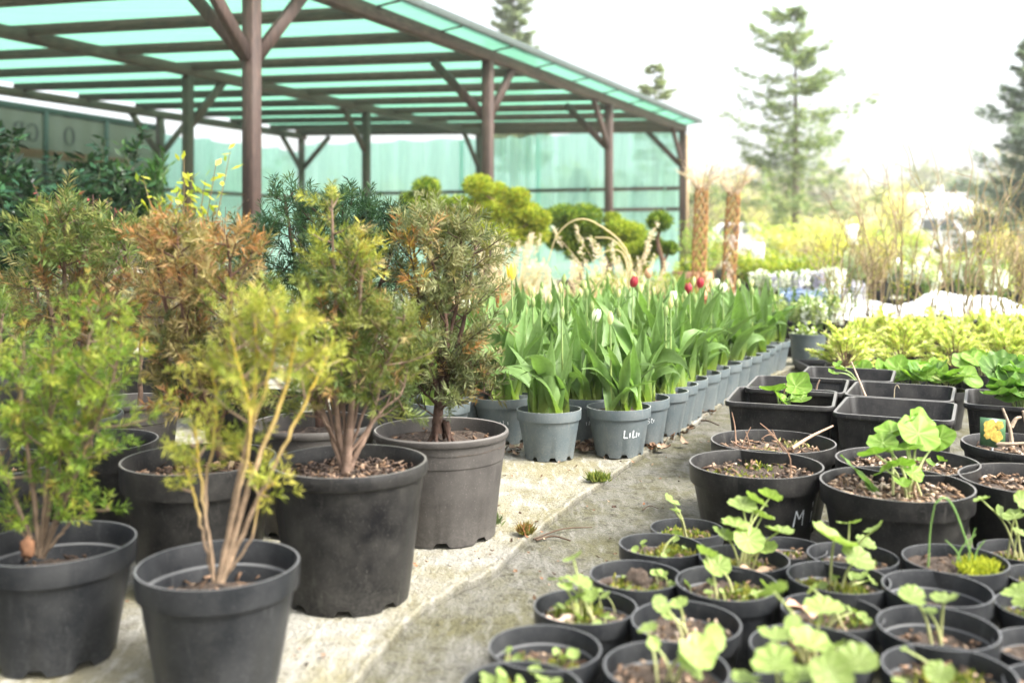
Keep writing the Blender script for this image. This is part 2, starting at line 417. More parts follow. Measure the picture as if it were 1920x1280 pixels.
edge_px = [(560, 1460), (690, 1280), (760, 1183), (822, 1128), (880, 1095), (935, 1062), (990, 1018), (1045, 965), (1090, 925), (1150, 885), (1210, 850), (1290, 805), (1370, 757), (1500, 690), (1600, 640)]
E = smooth_path([G(*p) for p in edge_px], 170)
g = rng(5)
mb = MB(); rows = []
us = np.concatenate([[-0.001, 0.0, 0.003, 0.008, 0.016, 0.03], np.linspace(0.06, 7.0, 60)])
zs0 = [0.005, 0.0155, 0.0185, 0.0185, 0.0165, 0.0150]
wav = np.cumsum(g.normal(size=170)) ; wav -= np.linspace(wav[0], wav[-1], 170); wav = np.convolve(wav, np.ones(9) / 9, 'same') * 0.0032
lift = np.abs(np.convolve(g.normal(size=170), np.ones(7) / 7, 'same')) * 0.011
V = []
for k in range(170):
    for q, uu in enumerate(us):
        p = E[k, :2] - AN * (uu + wav[k] * max(0, 1 - uu * 3))
        if q < 6: zz = zs0[q] + lift[k] * (0.3 if q == 0 else 1.0) * (1 if q < 4 else 0.5)
        else: zz = 0.0145 + 0.0016 * math.sin(p[0] * 7 + 2.3 * math.sin(p[1] * 2.4)) + 0.001 * math.sin(p[1] * 17 + p[0] * 5)
        V.append((p[0], p[1], zz))
nu_ = len(us)
i = np.arange(169)[:, None]; j = np.arange(nu_ - 1)[None]
f = np.stack([i * nu_ + j, (i + 1) * nu_ + j, (i + 1) * nu_ + j + 1, i * nu_ + j + 1], -1).reshape(-1, 4)
EC = np.tile(np.concatenate([[0.42, 0.55, 0.85, 1.0, 1.0, 1.0], np.ones(60)]), 170)[:, None] * np.array([1.0, 0.98, 0.94])  # darker outer vertices: shade of the raised edge painted into the fabric colour
mb.add(np.array(V), f, EC)
structure('pale_ground_fabric', mb, M['mat_pale'])
ZL, ZR = 0.0168, 0.0075          # standing heights on the pale and on the old fabric

# ------------------------------------------------------------------ shade shelter
P0 = np.array([-1.79, 6.85]); LA = np.array([1.545, 3.258]); LB = np.array([-3.43, 1.185])
def node(i_, j_): return P0 + i_ * LA + j_ * LB
ZB = [2.51, 2.56, 2.62]
def zb(j_): return float(np.interp(j_, [0, 1, 2], ZB))
ua, ub = norm(LA), norm(LB)
rza = math.atan2(LA[1], LA[0])
sh = thing('shade_shelter', 'long open timber shelter with brown posts under green shade netting', 'shelter', (*node(0, 0), 0))
so = np.array([*node(0, 0), 0])
post_me = {}
def v3(p, z): return np.array([p[0], p[1], z])
for j_ in range(3):
    for i_ in range(0, 4):
        p = node(i_, j_)
        mb = MB(); bar(mb, (0, 0, 0), (0, 0, ZB[j_] + (0.0 if j_ else 0.0)), 0.098, 0.098, up=(*ua, 0))
        ob('post', mb, M['timber'], sh, loc=v3(p, 0) - so)
        for d in {(0, 0): (ua, -ua, ub), (1, 0): (ua, ub), (2, 0): (-ua, ub), (3, 0): (-ua, ub), (0, 1): (ua, -ua), (1, 1): (ua,), (2, 1): (-ua,), (3, 1): (-ua,), (0, 2): (ua, -ua), (1, 2): (ua, -ua), (2, 2): (ua, -ua), (3, 2): (-ua, -ub)}[(i_, j_)]:
            mb = MB(); a = np.array([*(d * 0.035), ZB[j_] - 0.56]); e = np.array([*(d * 0.60), ZB[j_] + 0.03])
            bar(mb, a, e, 0.052, 0.085, up=(0, 0, 1))
            ob('brace', mb, M['timber'], sh, loc=v3(p, 0) - so)
for j_ in range(3):
    mb = MB(); a, e = node(-0.55, j_), node(3.03, j_)
    cpt = (a + e) / 2
    bar(mb, (0, 0, -np.linalg.norm(e - a) / 2), (0, 0, np.linalg.norm(e - a) / 2), 0.10, 0.115, up=(0, 1, 0))
    o = ob('beam', mb, M['timber'], sh, loc=v3(cpt, ZB[j_] + 0.058) - so)
    d = Vector((*ua, 0)); o.rotation_euler = d.to_track_quat('Z', 'Y').to_euler()
raf = [-0.48, -0.18] + [0.117 + 0.297 * k for k in range(10)] + [3.0]
for s in raf:
    a = v3(node(s, 0) + ub * 0.048, ZB[0] + 0.066); e = v3(node(s, 2) + ub * 0.12, ZB[2] + 0.150)
    mb = MB(); bar(mb, (0, 0, -np.linalg.norm(e - a) / 2), (0, 0, np.linalg.norm(e - a) / 2), 0.055 if s < 3 else 0.07, 0.10 if s < 3 else 0.16, up=(0, 1, 0))
    o = ob('rafter', mb, M['timber'], sh, loc=(a + e) / 2 - so)
    o.rotation_euler = Vector(e - a).to_track_quat('Z', 'Y').to_euler()
# roof net: one sagging sheet, plus the dark board along its eave
ns, nt_ = 61, 25
V = []
for s in np.linspace(-0.56, 3.04, ns):
    for q in np.concatenate([[-0.070, -0.035, -0.012], np.linspace(0, 2.04, nt_ - 3)]):
        near = min(abs(s - r) for r in raf)
        V.append(v3(node(s, q), (ZB[0] + 0.123 + 0.097 * q - (0.03 * min(near / 0.15, 1) ** 1.5 if q > 0.03 else 0)) if q > -0.01 else ZB[0] + float(np.interp(q, [-0.075, 0], [0.150, 0.124]))) - so)
i = np.arange(ns - 1)[:, None]; j = np.arange(nt_ - 1)[None]
f = np.stack([i * nt_ + j, (i + 1) * nt_ + j, (i + 1) * nt_ + j + 1, i * nt_ + j + 1], -1).reshape(-1, 4)
mb = MB(); mb.add(np.array(V), f); ob('roof_net', mb, M['net_roof'], sh)
mb = MB(); bar(mb, v3(node(-0.56, 0) - ub * 0.272, ZB[0] + 0.175) - so, v3(node(3.05, 0) - ub * 0.272, ZB[0] + 0.175) - so, 0.035, 0.07)
for s in raf:
    m2 = MB(); bar(m2, v3(node(s, 0) - ub * 0.05, ZB[0] + 0.108) - so, v3(node(s, 0) - ub * 0.25, ZB[0] + 0.138) - so, 0.020, 0.014); ob('eave_strut', m2, M['timber'], sh)
ob('eave_board', mb, plain('grey green eave board', (0.065, 0.085, 0.078), 0.7, 0.3), sh)
def wall_net(a, e, z0, z1, seed, name='wall_net'):
    g = rng(seed); nn, mm = 50, 8; V = []
    nrm = norm(np.array([-(e - a)[1], (e - a)[0]]))
    ph = g.uniform(0, 6, 4)
    for s in np.linspace(0, 1, nn):
        for q in np.linspace(0, 1, mm):
            p = a + (e - a) * s + nrm * 0.03 * (math.sin(s * 37 + ph[0]) + math.sin(s * 61 + q * 2 + ph[1]))
            V.append(v3(p, z0 + (z1 - z0) * q - (0.05 * abs(math.sin(s * 12 + ph[2])) if q == 1 else 0)) - so)
    i = np.arange(nn - 1)[:, None]; j = np.arange(mm - 1)[None]
    f = np.stack([i * mm + j, (i + 1) * mm + j, (i + 1) * mm + j + 1, i * mm + j + 1], -1).reshape(-1, 4)
    mb = MB(); mb.add(np.array(V), f); ob(name, mb, M['net_wall'], sh)
off = ua * 0.12
wall_net(node(3, 0) + off, node(3, 0.72) + off, 0.02, 2.58, 1)
wall_net(node(3, 0.70) + off * 1.3, node(3, 1.12) + off * 1.3, 0.02, 2.56, 2)
wall_net(node(3, 1.1) + off, node(3, 2) + off, 0.02, 2.56, 3)
wall_net(node(2.02, 2) + ub * 0.1, node(3, 2) + ub * 0.1, 0.02, 2.42, 4)
for (a, e, z) in ((node(3, 0), node(3, 1), 1.57), (node(3, 1), node(3, 2), 1.57), (node(3, 0), node(3, 1), 1.22), (node(2, 2), node(3, 2), 1.5)):
    mb = MB(); bar(mb, v3(a, z) + np.array([*(off * 0.75), 0]) - so, v3(e, z) + np.array([*(off * 0.75), 0]) - so, 0.035, 0.06)
    ob('rail', mb, M['timber'], sh)
mb = MB(); p = node(3, 0) - ub * 0.085 - ua * 0.03; bar(mb, v3(p, 0.4) - so, v3(p, 2.45) - so, 0.075, 0.03, up=(*ub, 0))
ob('corner_batten', mb, M['tan_batten'], sh)

# banner screen beyond the shelter, seen from behind so that its lettering is mirrored
def letter_polys(ch):
    """strokes of a bold serif letter in a unit box, as lists of convex quads"""
    Q = []
    def ring(a0, a1, ro=(0.42, 0.5), ri=(0.22, 0.44), cx=0.45, cyy=0.5, n=26):
        t = np.linspace(a0, a1, n)
        for k in range(n - 1):
            Q.append([(cx + r[0] * math.cos(x), cyy + r[1] * math.sin(x)) for r, x in ((ro, t[k]), (ro, t[k + 1]), (ri, t[k + 1]), (ri, t[k]))])
    def rect(x0, y0, x1, y1): Q.append([(x0, y0), (x1, y0), (x1, y1), (x0, y1)])
    if ch in 'OÓ':
        ring(0, 2 * PI)
        if ch == 'Ó': Q.append([(0.40, 1.08), (0.50, 1.08), (0.68, 1.30), (0.54, 1.30)])
    if ch == 'G':
        ring(R_(48), R_(352)); rect(0.60, 0.10, 0.80, 0.44); rect(0.50, 0.40, 0.90, 0.46); rect(0.76, 0.66, 0.83, 0.95)
    if ch == 'R':
        rect(0.10, 0, 0.30, 1); rect(0, 0, 0.40, 0.06); rect(0, 0.94, 0.30, 1)
        ring(-PI / 2, PI / 2, (0.42, 0.26), (0.22, 0.20), 0.36, 0.74, 16); rect(0.30, 0.94, 0.37, 1.0); rect(0.30, 0.48, 0.37, 0.54)
        Q.append([(0.36, 0.50), (0.56, 0.50), (0.86, 0.0), (0.64, 0.0)]); rect(0.62, 0, 0.96, 0.06)
    return Q
bn = thing('banner_screen', 'olive mesh banner in a dark frame with mirrored lettering behind the shelter', 'banner', (-7.35, 13.6, 0))
b0 = np.array([-7.35, 13.6]); b1 = np.array([-6.0, 17.15]); bL = np.linalg.norm(b1 - b0); bu = (b1 - b0) / bL
bo = np.array([*b0, 0.0])
def bp(s, z, off_=0.0): return v3(bu * s + np.array([bu[1], -bu[0]]) * off_, z)
mb = MB(); mb.add([bp(-2.5, 0.25), bp(bL, 0.25), bp(bL, 2.60), bp(-2.5, 2.60)], [(0, 1, 2, 3)]); ob('mesh_panel', mb, M['banner'], bn)
mb = MB(); bar(mb, bp(-2.5, 2.62), bp(bL, 2.62), 0.06, 0.09); ob('top_rail', mb, M['banner_dark'], bn)
mb = MB(); mb.add([bp(-2.5, 1.90, 0.012), bp(bL * 0.78, 1.90, 0.012), bp(bL * 0.78, 2.03, 0.012), bp(-2.5, 2.03, 0.012)], [(0, 1, 2, 3)]); ob('printed_band', mb, M['banner_brown'], bn)
for s in (-2.4, -1.2, 0.0, 1.22, 2.44, bL - 0.03):
    mb = MB(); bar(mb, bp(s, 0), bp(s, 2.60), 0.09, 0.06, up=(*bu, 0)); ob('frame_post', mb, M['banner_dark'], bn)
for ch, s, hgt in (('O', 1.80, 0.29), ('G', 1.10, 0.27), ('R', 0.84, 0.27), ('Ó', 0.50, 0.27)):
    mb = MB()
    for q in letter_polys(ch):
        mb.add([bp(s - x * hgt * 0.95, 2.13 + y * hgt, 0.016) for x, y in q], [(0, 1, 2, 3)])
    ob('letter', mb, M['banner_print'], bn)

# ------------------------------------------------------------------ pots
POT = {}
def pot_profile(style, R, H):
    if style == 'band':       # collar above a step
        return [(0.745*R, 0), (0.75*R, 0.012), (0.93*R, 0.775*H), (0.935*R, 0.79*H), (0.985*R, 0.795*H), (0.99*R, 0.81*H), (1.0*R, 0.985*H), (0.998*R, H), (0.972*R, H), (0.962*R, 0.985*H), (0.945*R, 0.80*H), (0.905*R, 0.785*H), (0.895*R, 0.77*H), (0.76*R, 0.2*H), (0.0, 0.2*H)]
    if style == 'roll':       # thick rolled lip on a straight side
        return [(0.76*R, 0), (0.77*R, 0.012), (0.945*R, 0.89*H), (0.96*R, 0.90*H), (0.99*R, 0.905*H), (1.0*R, 0.93*H), (1.0*R, 0.975*H), (0.985*R, H), (0.955*R, H), (0.935*R, 0.98*H), (0.915*R, 0.90*H), (0.78*R, 0.2*H), (0.0, 0.2*H)]
    if style == 'lip':        # rolled lip and a shallow collar below it
        return [(0.80*R, 0), (0.805*R, 0.012), (0.905*R, 0.70*H), (0.91*R, 0.715*H), (0.935*R, 0.735*H), (0.95*R, 0.90*H), (0.955*R, 0.925*H), (0.985*R, 0.935*H), (1.0*R, 0.96*H), (0.995*R, 0.985*H), (0.975*R, H), (0.955*R, 0.995*H), (0.94*R, 0.97*H), (0.925*R, 0.75*H), (0.82*R, 0.2*H), (0.0, 0.2*H)]
    if style == 'plain':
        return [(0.78*R, 0), (0.785*R, 0.012), (0.97*R, 0.93*H), (0.995*R, 0.935*H), (1.0*R, 0.95*H), (1.0*R, H), (0.965*R, H), (0.955*R, 0.94*H), (0.80*R, 0.2*H), (0.0, 0.2*H)]
def body_r(style, R, H, z):
    pr = pot_profile(style, R, H)
    k = 9 if style != 'plain' else 5
    return float(np.interp(z, [p[1] for p in pr[:3]], [p[0] for p in pr[:3]]))
def pot_mesh(style, D, H, mat, n=64, notch=True):
    key = (style, round(D, 3), round(H, 3), mat, n)
    if key not in POT:
        mb = MB(); lathe(mb, pot_profile(style, D / 2, H), n, notch=(8, 0.28, 0.011) if notch else None)
        me = mb.mesh('pot', True, 32); me.materials.append(M[mat]); POT[key] = me
    return POT[key]
SOIL = {}
def soil_mesh(r, seed, lump=0.012):
    key = (round(r, 3), seed, lump)
    if key not in SOIL:
        g = rng(seed); nr, na = 9, 30; V = [(0, 0, lump * 0.6)]
        ph = g.uniform(0, 6, 6)
        for k in range(1, nr + 1):
            for q in range(na):
                a = q / na * 2 * PI; rr = r * k / nr
                x, y = rr * math.cos(a), rr * math.sin(a)
                V.append((x, y, lump * (0.5 * math.sin(x / r * 3 + ph[0]) * math.sin(y / r * 3.4 + ph[1]) + 0.35 * math.sin(x / r * 8 + ph[2]) * math.sin(y / r * 7 + ph[3]) + 0.3 * g.normal()) * (1 if k < nr else 0.3)))
        Fc = [(0, 1 + q, 1 + (q + 1) % na) for q in range(na)]
        for k in range(nr - 1):
            for q in range(na):
                Fc.append((1 + k * na + q, 1 + (k + 1) * na + q, 1 + (k + 1) * na + (q + 1) % na, 1 + k * na + (q + 1) % na))
        mb = MB(); mb.add(V, Fc); me = mb.mesh('soil'); me.materials.append(M['soil']); SOIL[key] = me
    return SOIL[key]
def chips_mb(r, n, seed, pal, size=0.014, z=0.004, ring=0.95, spread=0.01):
    g = rng(seed); mb = MB()
    a = g.uniform(0, 2 * PI, n); rr = r * ring * np.sqrt(g.uniform(0, 1, n))
    for k in range(n):
        c = np.array([rr[k] * math.cos(a[k]), rr[k] * math.sin(a[k]), z + g.uniform(0, spread)])
        L, w = size * g.uniform(0.6, 1.7), size * g.uniform(0.35, 0.8)
        d = norm(np.array([g.normal(), g.normal(), g.normal() * 0.45])); s = norm(np.cross(d, (g.normal() * .4, g.normal() * .4, 1)))
        nn = np.cross(d, s) * size * 0.16
        v = np.array([-d * L / 2 - s * w * .4, d * L * .3 - s * w / 2, d * L / 2 + s * w * .1, -d * L * .35 + s * w / 2])
        v = np.vstack([c + v, c + v + nn + d * L * 0.05])
        mb.add(v, [(3, 2, 1, 0), (4, 5, 6, 7), (0, 1, 5, 4), (1, 2, 6, 5), (2, 3, 7, 6), (3, 0, 4, 7)], pick(g, pal, 1)[0])
    return mb
CHIP = [(0.17, 0.105, 0.065), (0.24, 0.155, 0.10), (0.11, 0.068, 0.04), (0.29, 0.21, 0.145), (0.06, 0.04, 0.028)]
CHIP_PALE = [(0.27, 0.19, 0.125), (0.34, 0.26, 0.185), (0.19, 0.12, 0.07), (0.42, 0.34, 0.27), (0.12, 0.075, 0.045), (0.08, 0.05, 0.035)]
MOSS = [(0.20, 0.22, 0.03), (0.14, 0.18, 0.03), (0.28, 0.26, 0.05), (0.10, 0.14, 0.03)]
def moss_mb(r, n, seed, patches=4, pal=MOSS, hgt=0.012, cen=None):
    g = rng(seed); mb = MB()
    cen = g.uniform(-0.6, 0.6, (patches, 2)) * r if cen is None else np.asarray(cen)
    k = g.integers(0, len(cen), n); p = cen[k] + g.normal(size=(n, 2)) * r * 0.17
    ok = np.hypot(p[:, 0], p[:, 1]) < r * 0.95; p = p[ok]; n = len(p)
    base = np.column_stack([p, np.full(n, 0.003)]); d = g.normal(size=(n, 3)) * 0.6; d[:, 2] = 1
    blades(mb, base, d, hgt * g.uniform(0.5, 1.4, n), 0.0045, pick(g, pal, n), seed=seed)
    return mb
def potted(name, label, cat, pos, style, D, H, mat, soil=0.74, group=None, seed=0, rz=None, scale=None, n=64, lump=0.012):
    """an Empty at the base with pot and soil; returns root and the soil height"""
    g = rng(seed + 77)
    t = thing(name, label, cat, pos, g.uniform(0, 6.28) if rz is None else rz, group, scale)
    e_ = g.uniform(-0.022, 0.022) if D < 0.18 or (H < 0.21 and D > 0.28 and seed != 401) else 0.0
    ob('pot', pot_mesh(style, D, H, mat, n), None, t, scale=(1 + e_, 1 - e_, 1.0))
    if D < 0.21: t.rotation_euler = (g.normal() * 0.012, g.normal() * 0.012, t.rotation_euler[2])
    z = soil * H
    pr = pot_profile(style, D / 2, H)
    top = [p for p in pr if p[0] > 0][-7:]
    inner = sorted([(p[1], p[0]) for p in pr[-8 if style != 'plain' else -4:-1]])
    r = float(np.interp(z, [p[0] for p in inner], [p[1] for p in inner]))
    ob('soil', soil_mesh(r * 0.995, seed % 7, lump), None, t, loc=(0, 0, z))
    return t, z, r
def local(root_pos, rz, p, scale=1.0):
    d = (np.asarray(p, float) - np.asarray(root_pos, float)) / scale
    c, s = math.cos(-rz), math.sin(-rz)
    return np.stack([d[..., 0] * c - d[..., 1] * s, d[..., 0] * s + d[..., 1] * c, d[..., 2]], -1)
def lettering(root, strokes, style, D, H, ang, z0, size, wd=0.0028, rz=0.0):
    """hand-painted strokes wrapped on the side of a pot"""
    mb = MB()
    for st in strokes:
        st = smooth_path(np.array([(*p, 0) for p in st]), 14)[:, :2]
        tg = norm(np.gradient(st, axis=0)); nr = np.stack([-tg[:, 1], tg[:, 0]], 1)
        L, Rr = [], []
        for k, (p, q) in enumerate(zip(st, nr)):
            hw = wd / 2 / size * (0.7 + 0.5 * math.sin(3 * k / len(st) + 1) ** 2)
            for s, lst in ((1, L), (-1, Rr)):
                uu, vv = p + q * s * hw
                z = z0 + vv * size; r = body_r(style, D / 2, H, z) + 0.0009
                a = ang + uu * size / r - rz
                lst.append((r * math.cos(a), r * math.sin(a), z))
        m_ = len(L); mb.add(L + Rr, [(k, k + m_, k + 1 + m_, k + 1) for k in range(m_ - 1)])
    return ob('handwritten_lettering', mb, M['chalk'], root)
LILI = [[(0.0, 1.0), (-0.05, 0.5), (-0.1, 0.0)], [(-0.1, 0.0), (0.2, 0.02), (0.45, 0.0)], [(0.75, 0.62), (0.70, 0.0)], [(1.25, 0.95), (1.18, 0.5), (1.10, 0.02)], [(1.10, 0.02), (1.5, 0.06)], [(1.75, 0.62), (1.68, 0.0)], [(2.12, 0.50), (2.06, 0.08)]]

# ------------------------------------------------------------------ yew bushes
def yew(root, rp, rz, leaders, pal, seed, nlen=0.027, nw=0.0026, bark=(0.14, 0.10, 0.065), tip_pal=None, zones=None, dens=1.0, stem_pal=None):
    """leaders: (world points, base radius, start of foliage 0..1, branch length)"""
    g = rng(seed); wood = MB(); fol = MB()
    B, Dr, Ls, Cs = [], [], [], []
    def needles(a, b, cpal, step=0.0019):
        L = np.linalg.norm(b - a); n = max(int(L / step * dens), 3); t = np.sort(g.uniform(0, 1, n))
        ax = norm(b - a); s1 = norm(np.cross(ax, g.normal(size=3))); s2 = np.cross(ax, s1)
        th = g.uniform(0, 2 * PI, n)
        rad = np.cos(th)[:, None] * s1 + np.sin(th)[:, None] * s2
        lean = g.uniform(0.50, 0.80, n)[:, None]
        d = rad * (1 - 0.35 * lean) + ax * lean; d[:, 2] += 0.06
        B.append(a + t[:, None] * (b - a)); Dr.append(d)
        Ls.append(nlen * g.uniform(0.65, 1.15, n) * (0.75 + 0.35 * np.sin(PI * np.clip(t, 0.05, 0.9))))
        base = pal_at(a, cpal)
        c = np.clip(base * (1 + 0.16 * g.normal(size=(n, 1))), 0.004, 1)
        if tip_pal is not None:
            tp = np.asarray(tip_pal)[g.integers(0, len(tip_pal))]
            k = np.clip((t[:, None] - 0.45) * 1.5, 0, 1); c = c * (1 - k) + tp * k
        Cs.append(c)
    def pal_at(p, cpal):
        if zones is not None:
            for fn, zp in zones:
                if fn(p, g): return np.asarray(zp)[g.integers(0, len(zp))]
        return np.asarray(cpal)[g.integers(0, len(cpal))]
    bk = np.asarray(bark)
    for pts, r0, t0, bl in leaders:
        path = smooth_path(local(rp, rz, np.asarray(pts)), 26)
        path[1:-1] += g.normal(size=(24, 3)) * 0.0009
        rr = np.linspace(r0, max(r0 * 0.22, 0.0016), 26)
        cc = bk * (1 + 0.15 * g.normal(size=(26, 1)))
        if stem_pal is not None:
            k = np.clip((np.linspace(0, 1, 26) - 0.35) * 2.2, 0, 1)[:, None]; cc = cc * (1 - k) + np.asarray(stem_pal) * k
        tube(wood, path, rr, 7, np.clip(cc, 0.01, 1))
        Lp = np.linalg.norm(np.diff(path, axis=0), axis=1).sum()
        nb = max(int(Lp * (1 - t0) / 0.0175), 6); az = g.uniform(0, 6.28)
        for k in range(nb):
            t = t0 + (1 - t0) * (k + g.uniform(0, 0.8)) / nb
            s = t * 25; q = min(int(s), 24); p = path[q] + (path[q + 1] - path[q]) * (s - q)
            ax = norm(path[q + 1] - path[q])
            az += 2.4 + g.normal() * 0.4
            s1 = norm(np.cross(ax, (0.3, 0.2, 1))); s2 = np.cross(ax, s1)
            out = math.cos(az) * s1 + math.sin(az) * s2
            f_ = (1 - (t - t0) / (1 - t0)) if t0 < 1 else 0
            L = bl * (0.35 + 0.75 * min(f_ * 1.6, 1)) * g.uniform(0.65, 1.2)
            el = g.uniform(0.35, 0.95); d = norm(out * math.cos(el) + np.array([0, 0, 1]) * math.sin(el))
            e = p + d * L; m1 = p + d * L * 0.5 + np.array([0, 0, -0.06 * L])
            br = np.array([p, m1, e]); tube(wood, br, [0.0022, 0.0017, 0.001], 4, bk * 0.9, cap=False)
            needles(m1 * 0.7 + p * 0.3, e, pal)
            for w_ in range(int(1.5 + L / 0.032)):
                ts = g.uniform(0.3, 0.95); sp = p + (e - p) * ts + np.array([0, 0, -0.06 * L * math.sin(PI * ts)])
                sd = norm(d * 0.75 + norm(np.cross(d, g.normal(size=3))) * g.uniform(0.5, 1.0) + np.array([0, 0, 0.15]))
                needles(sp, sp + sd * g.uniform(0.036, 0.076) * (nlen / 0.027) ** 0.5, pal)
        needles(path[-4], path[-1] + norm(path[-1] - path[-3]) * 0.03, pal)
    blades(fol, np.concatenate(B), np.concatenate(Dr), np.concatenate(Ls), nw, np.concatenate(Cs), seed=seed, fat=0.5)
    ob('trunk', wood, M['bark'], root); ob('foliage', fol, M['needle'], root, kind='stuff')

GREEN = [(0.10, 0.15, 0.03), (0.075, 0.125, 0.025), (0.15, 0.19, 0.04), (0.06, 0.10, 0.022)]
BRIGHT = [(0.19, 0.27, 0.03), (0.13, 0.215, 0.026), (0.26, 0.30, 0.04), (0.09, 0.165, 0.024)]
YELLOW = [(0.34, 0.35, 0.05), (0.27, 0.31, 0.045), (0.40, 0.37, 0.07), (0.21, 0.26, 0.04)]
DARK = [(0.020, 0.052, 0.022), (0.028, 0.068, 0.028), (0.040, 0.085, 0.035), (0.016, 0.040, 0.020)]
RUST = [(0.28, 0.135, 0.045), (0.35, 0.22, 0.09), (0.22, 0.115, 0.045), (0.34, 0.27, 0.12), (0.17, 0.14, 0.055)]
OLIVE = [(0.085, 0.095, 0.03), (0.11, 0.12, 0.04), (0.17, 0.15, 0.055), (0.065, 0.08, 0.03), (0.21, 0.17, 0.06)]
YG = 'yew bushes in large tubs on the pale fabric'
def base_of(cx_, cy_, H, z0): 
    p = G(cx_, cy_, H + z0); return np.array([p[0], p[1], z0])
def leaders_px(d, spec, seed=0, dz=0.05):
    """spec: list of (pixel points, radius, start, branch length); each leader leans a little in depth"""
    g = rng(seed); out = []
    for pts, r, t0, bl in spec:
        k = g.uniform(-dz, dz); n = len(pts)
        out.append(([W(px, py, d + k * i / max(n - 1, 1)) for i, (px, py) in enumerate(pts)], r, t0, bl))
    return out
YEW_N = {}
# front corner: bright green
p = base_of(105, 1015, 0.185, ZL); d = p[1]
t, z, r = potted('potted_yew', 'bright green bushy yew in a squat black tub at the photo\'s bottom left corner', 'potted shrub', p, 'band', 0.252, 0.185, 'pot_slate', 0.66, YG, 1, 0.0)
yew(t, p, 0, leaders_px(d, [
    ([(75, 1045), (60, 900), (40, 760), (45, 640)], 0.005, 0.28, 0.075), ([(75, 1045), (105, 890), (150, 700), (185, 572)], 0.005, 0.25, 0.075),
    ([(80, 1045), (150, 870), (205, 730), (232, 620)], 0.0045, 0.25, 0.075), ([(70, 1040), (15, 900), (-30, 760), (-40, 660)], 0.0045, 0.3, 0.075),
    ([(75, 1042), (90, 880), (95, 760), (100, 650)], 0.004, 0.35, 0.07), ([(80, 1040), (150, 965), (205, 955)], 0.003, 0.35, 0.03), ([(70, 1040), (30, 985), (8, 975)], 0.003, 0.4, 0.02),
    ([(80, 1045), (130, 900), (165, 800), (215, 770)], 0.005, 0.3, 0.06), ([(80, 1045), (110, 950), (125, 880), (140, 830)], 0.004, 0.2, 0.05)], 1), BRIGHT, 11, tip_pal=BRIGHT + [(0.34, 0.36, 0.05), (0.36, 0.22, 0.05)], dens=1.25, nlen=0.0190, nw=0.0020)
ob('bark_chips', chips_mb(r, 60, 5, CHIP, 0.013), M['chips'], t, loc=(0, 0, z), kind='stuff')
mb = MB(); blob(mb, local(p, 0, W(52, 1028, d - 0.04)), (0.012, 0.006, 0.017), 3, 10, 7, 0.16, (0.17, 0.085, 0.045)); ob('curled_dry_leaf', mb, M['chips'], t)
# front: yellow green with bare stems
p = base_of(410, 1055, 0.185, ZL); d = p[1]
t, z, r = potted('potted_yew', 'yellow green yew with long bare stems in the front black tub', 'potted shrub', p, 'band', 0.246, 0.185, 'pot_slate', 0.66, YG, 2, 0.0)
yew(t, p, 0, leaders_px(d, [
    ([(410, 1090), (450, 900), (478, 720), (478, 570)], 0.0055, 0.62, 0.075), ([(415, 1090), (470, 900), (535, 730), (562, 575)], 0.0055, 0.64, 0.075),
    ([(416, 1090), (495, 910), (570, 760), (612, 670)], 0.0045, 0.68, 0.065), ([(408, 1090), (445, 930), (470, 790), (432, 630)], 0.0045, 0.64, 0.08),
    ([(400, 1092), (372, 960), (345, 865)], 0.003, 0.66, 0.022), ([(402, 1092), (385, 920), (405, 800), (398, 672)], 0.003, 0.80, 0.03), ([(403, 1092), (380, 930), (365, 800)], 0.0028, 0.72, 0.025),
    ([(412, 1090), (455, 860), (505, 700), (520, 580)], 0.0045, 0.66, 0.075), ([(416, 1090), (470, 1010), (490, 930), (515, 905)], 0.0025, 0.6, 0.022), ([(414, 1090), (460, 930), (470, 880), (445, 830)], 0.002, 0.78, 0.018)], 2),
    YELLOW, 12, tip_pal=YELLOW + [(0.46, 0.36, 0.08), (0.30, 0.34, 0.05)], bark=(0.26, 0.185, 0.12), stem_pal=(0.46, 0.34, 0.05), dens=1.2, nlen=0.0180, nw=0.0018)
ob('bark_chips', chips_mb(r, 50, 6, CHIP, 0.012), M['chips'], t, loc=(0, 0, z), kind='stuff')
# big black rolled-lip tub
p = base_of(654, 862, 0.26, ZL); d = p[1]
t, z, r = potted('potted_yew', 'green yew with several bare reddish trunks in the large black rolled-rim tub', 'potted shrub', p, 'roll', 0.304, 0.26, 'pot_dust_glint', 0.86, YG, 3, 0.0, n=80)
yew(t, p, 0, leaders_px(d, [
    ([(648, 885), (655, 800), (668, 640), (682, 470)], 0.010, 0.42, 0.075), ([(650, 880), (632, 770), (628, 560), (622, 372)], 0.008, 0.30, 0.085),
    ([(655, 880), (693, 800), (712, 720), (735, 640)], 0.0065, 0.30, 0.085), ([(645, 880), (612, 790), (592, 720), (578, 600)], 0.0065, 0.28, 0.08),
    ([(650, 860), (640, 700), (652, 560), (655, 470)], 0.0035, 0.35, 0.085), ([(650, 870), (670, 760), (700, 660), (712, 580)], 0.0035, 0.4, 0.08), ([(648, 870), (610, 740), (600, 600), (605, 480)], 0.0035, 0.3, 0.085), ([(646, 850), (600, 775), (570, 735), (560, 690)], 0.0035, 0.3, 0.08), ([(655, 850), (715, 770), (750, 740), (765, 690)], 0.0035, 0.3, 0.085), ([(652, 850), (700, 730), (745, 640), (760, 590)], 0.0035, 0.3, 0.085), ([(648, 840), (640, 760), (600, 690)], 0.0035, 0.3, 0.08)], 3),
    [(0.15, 0.18, 0.04), (0.11, 0.145, 0.035), (0.20, 0.21, 0.05), (0.075, 0.11, 0.03)], 13, nlen=0.023, nw=0.0023, dens=1.1, bark=(0.19, 0.13, 0.095),
    zones=[(lambda q, g: q[2] > 0.62 and g.random() < 0.6, YELLOW), (lambda q, g: g.random() < 0.08, RUST)])
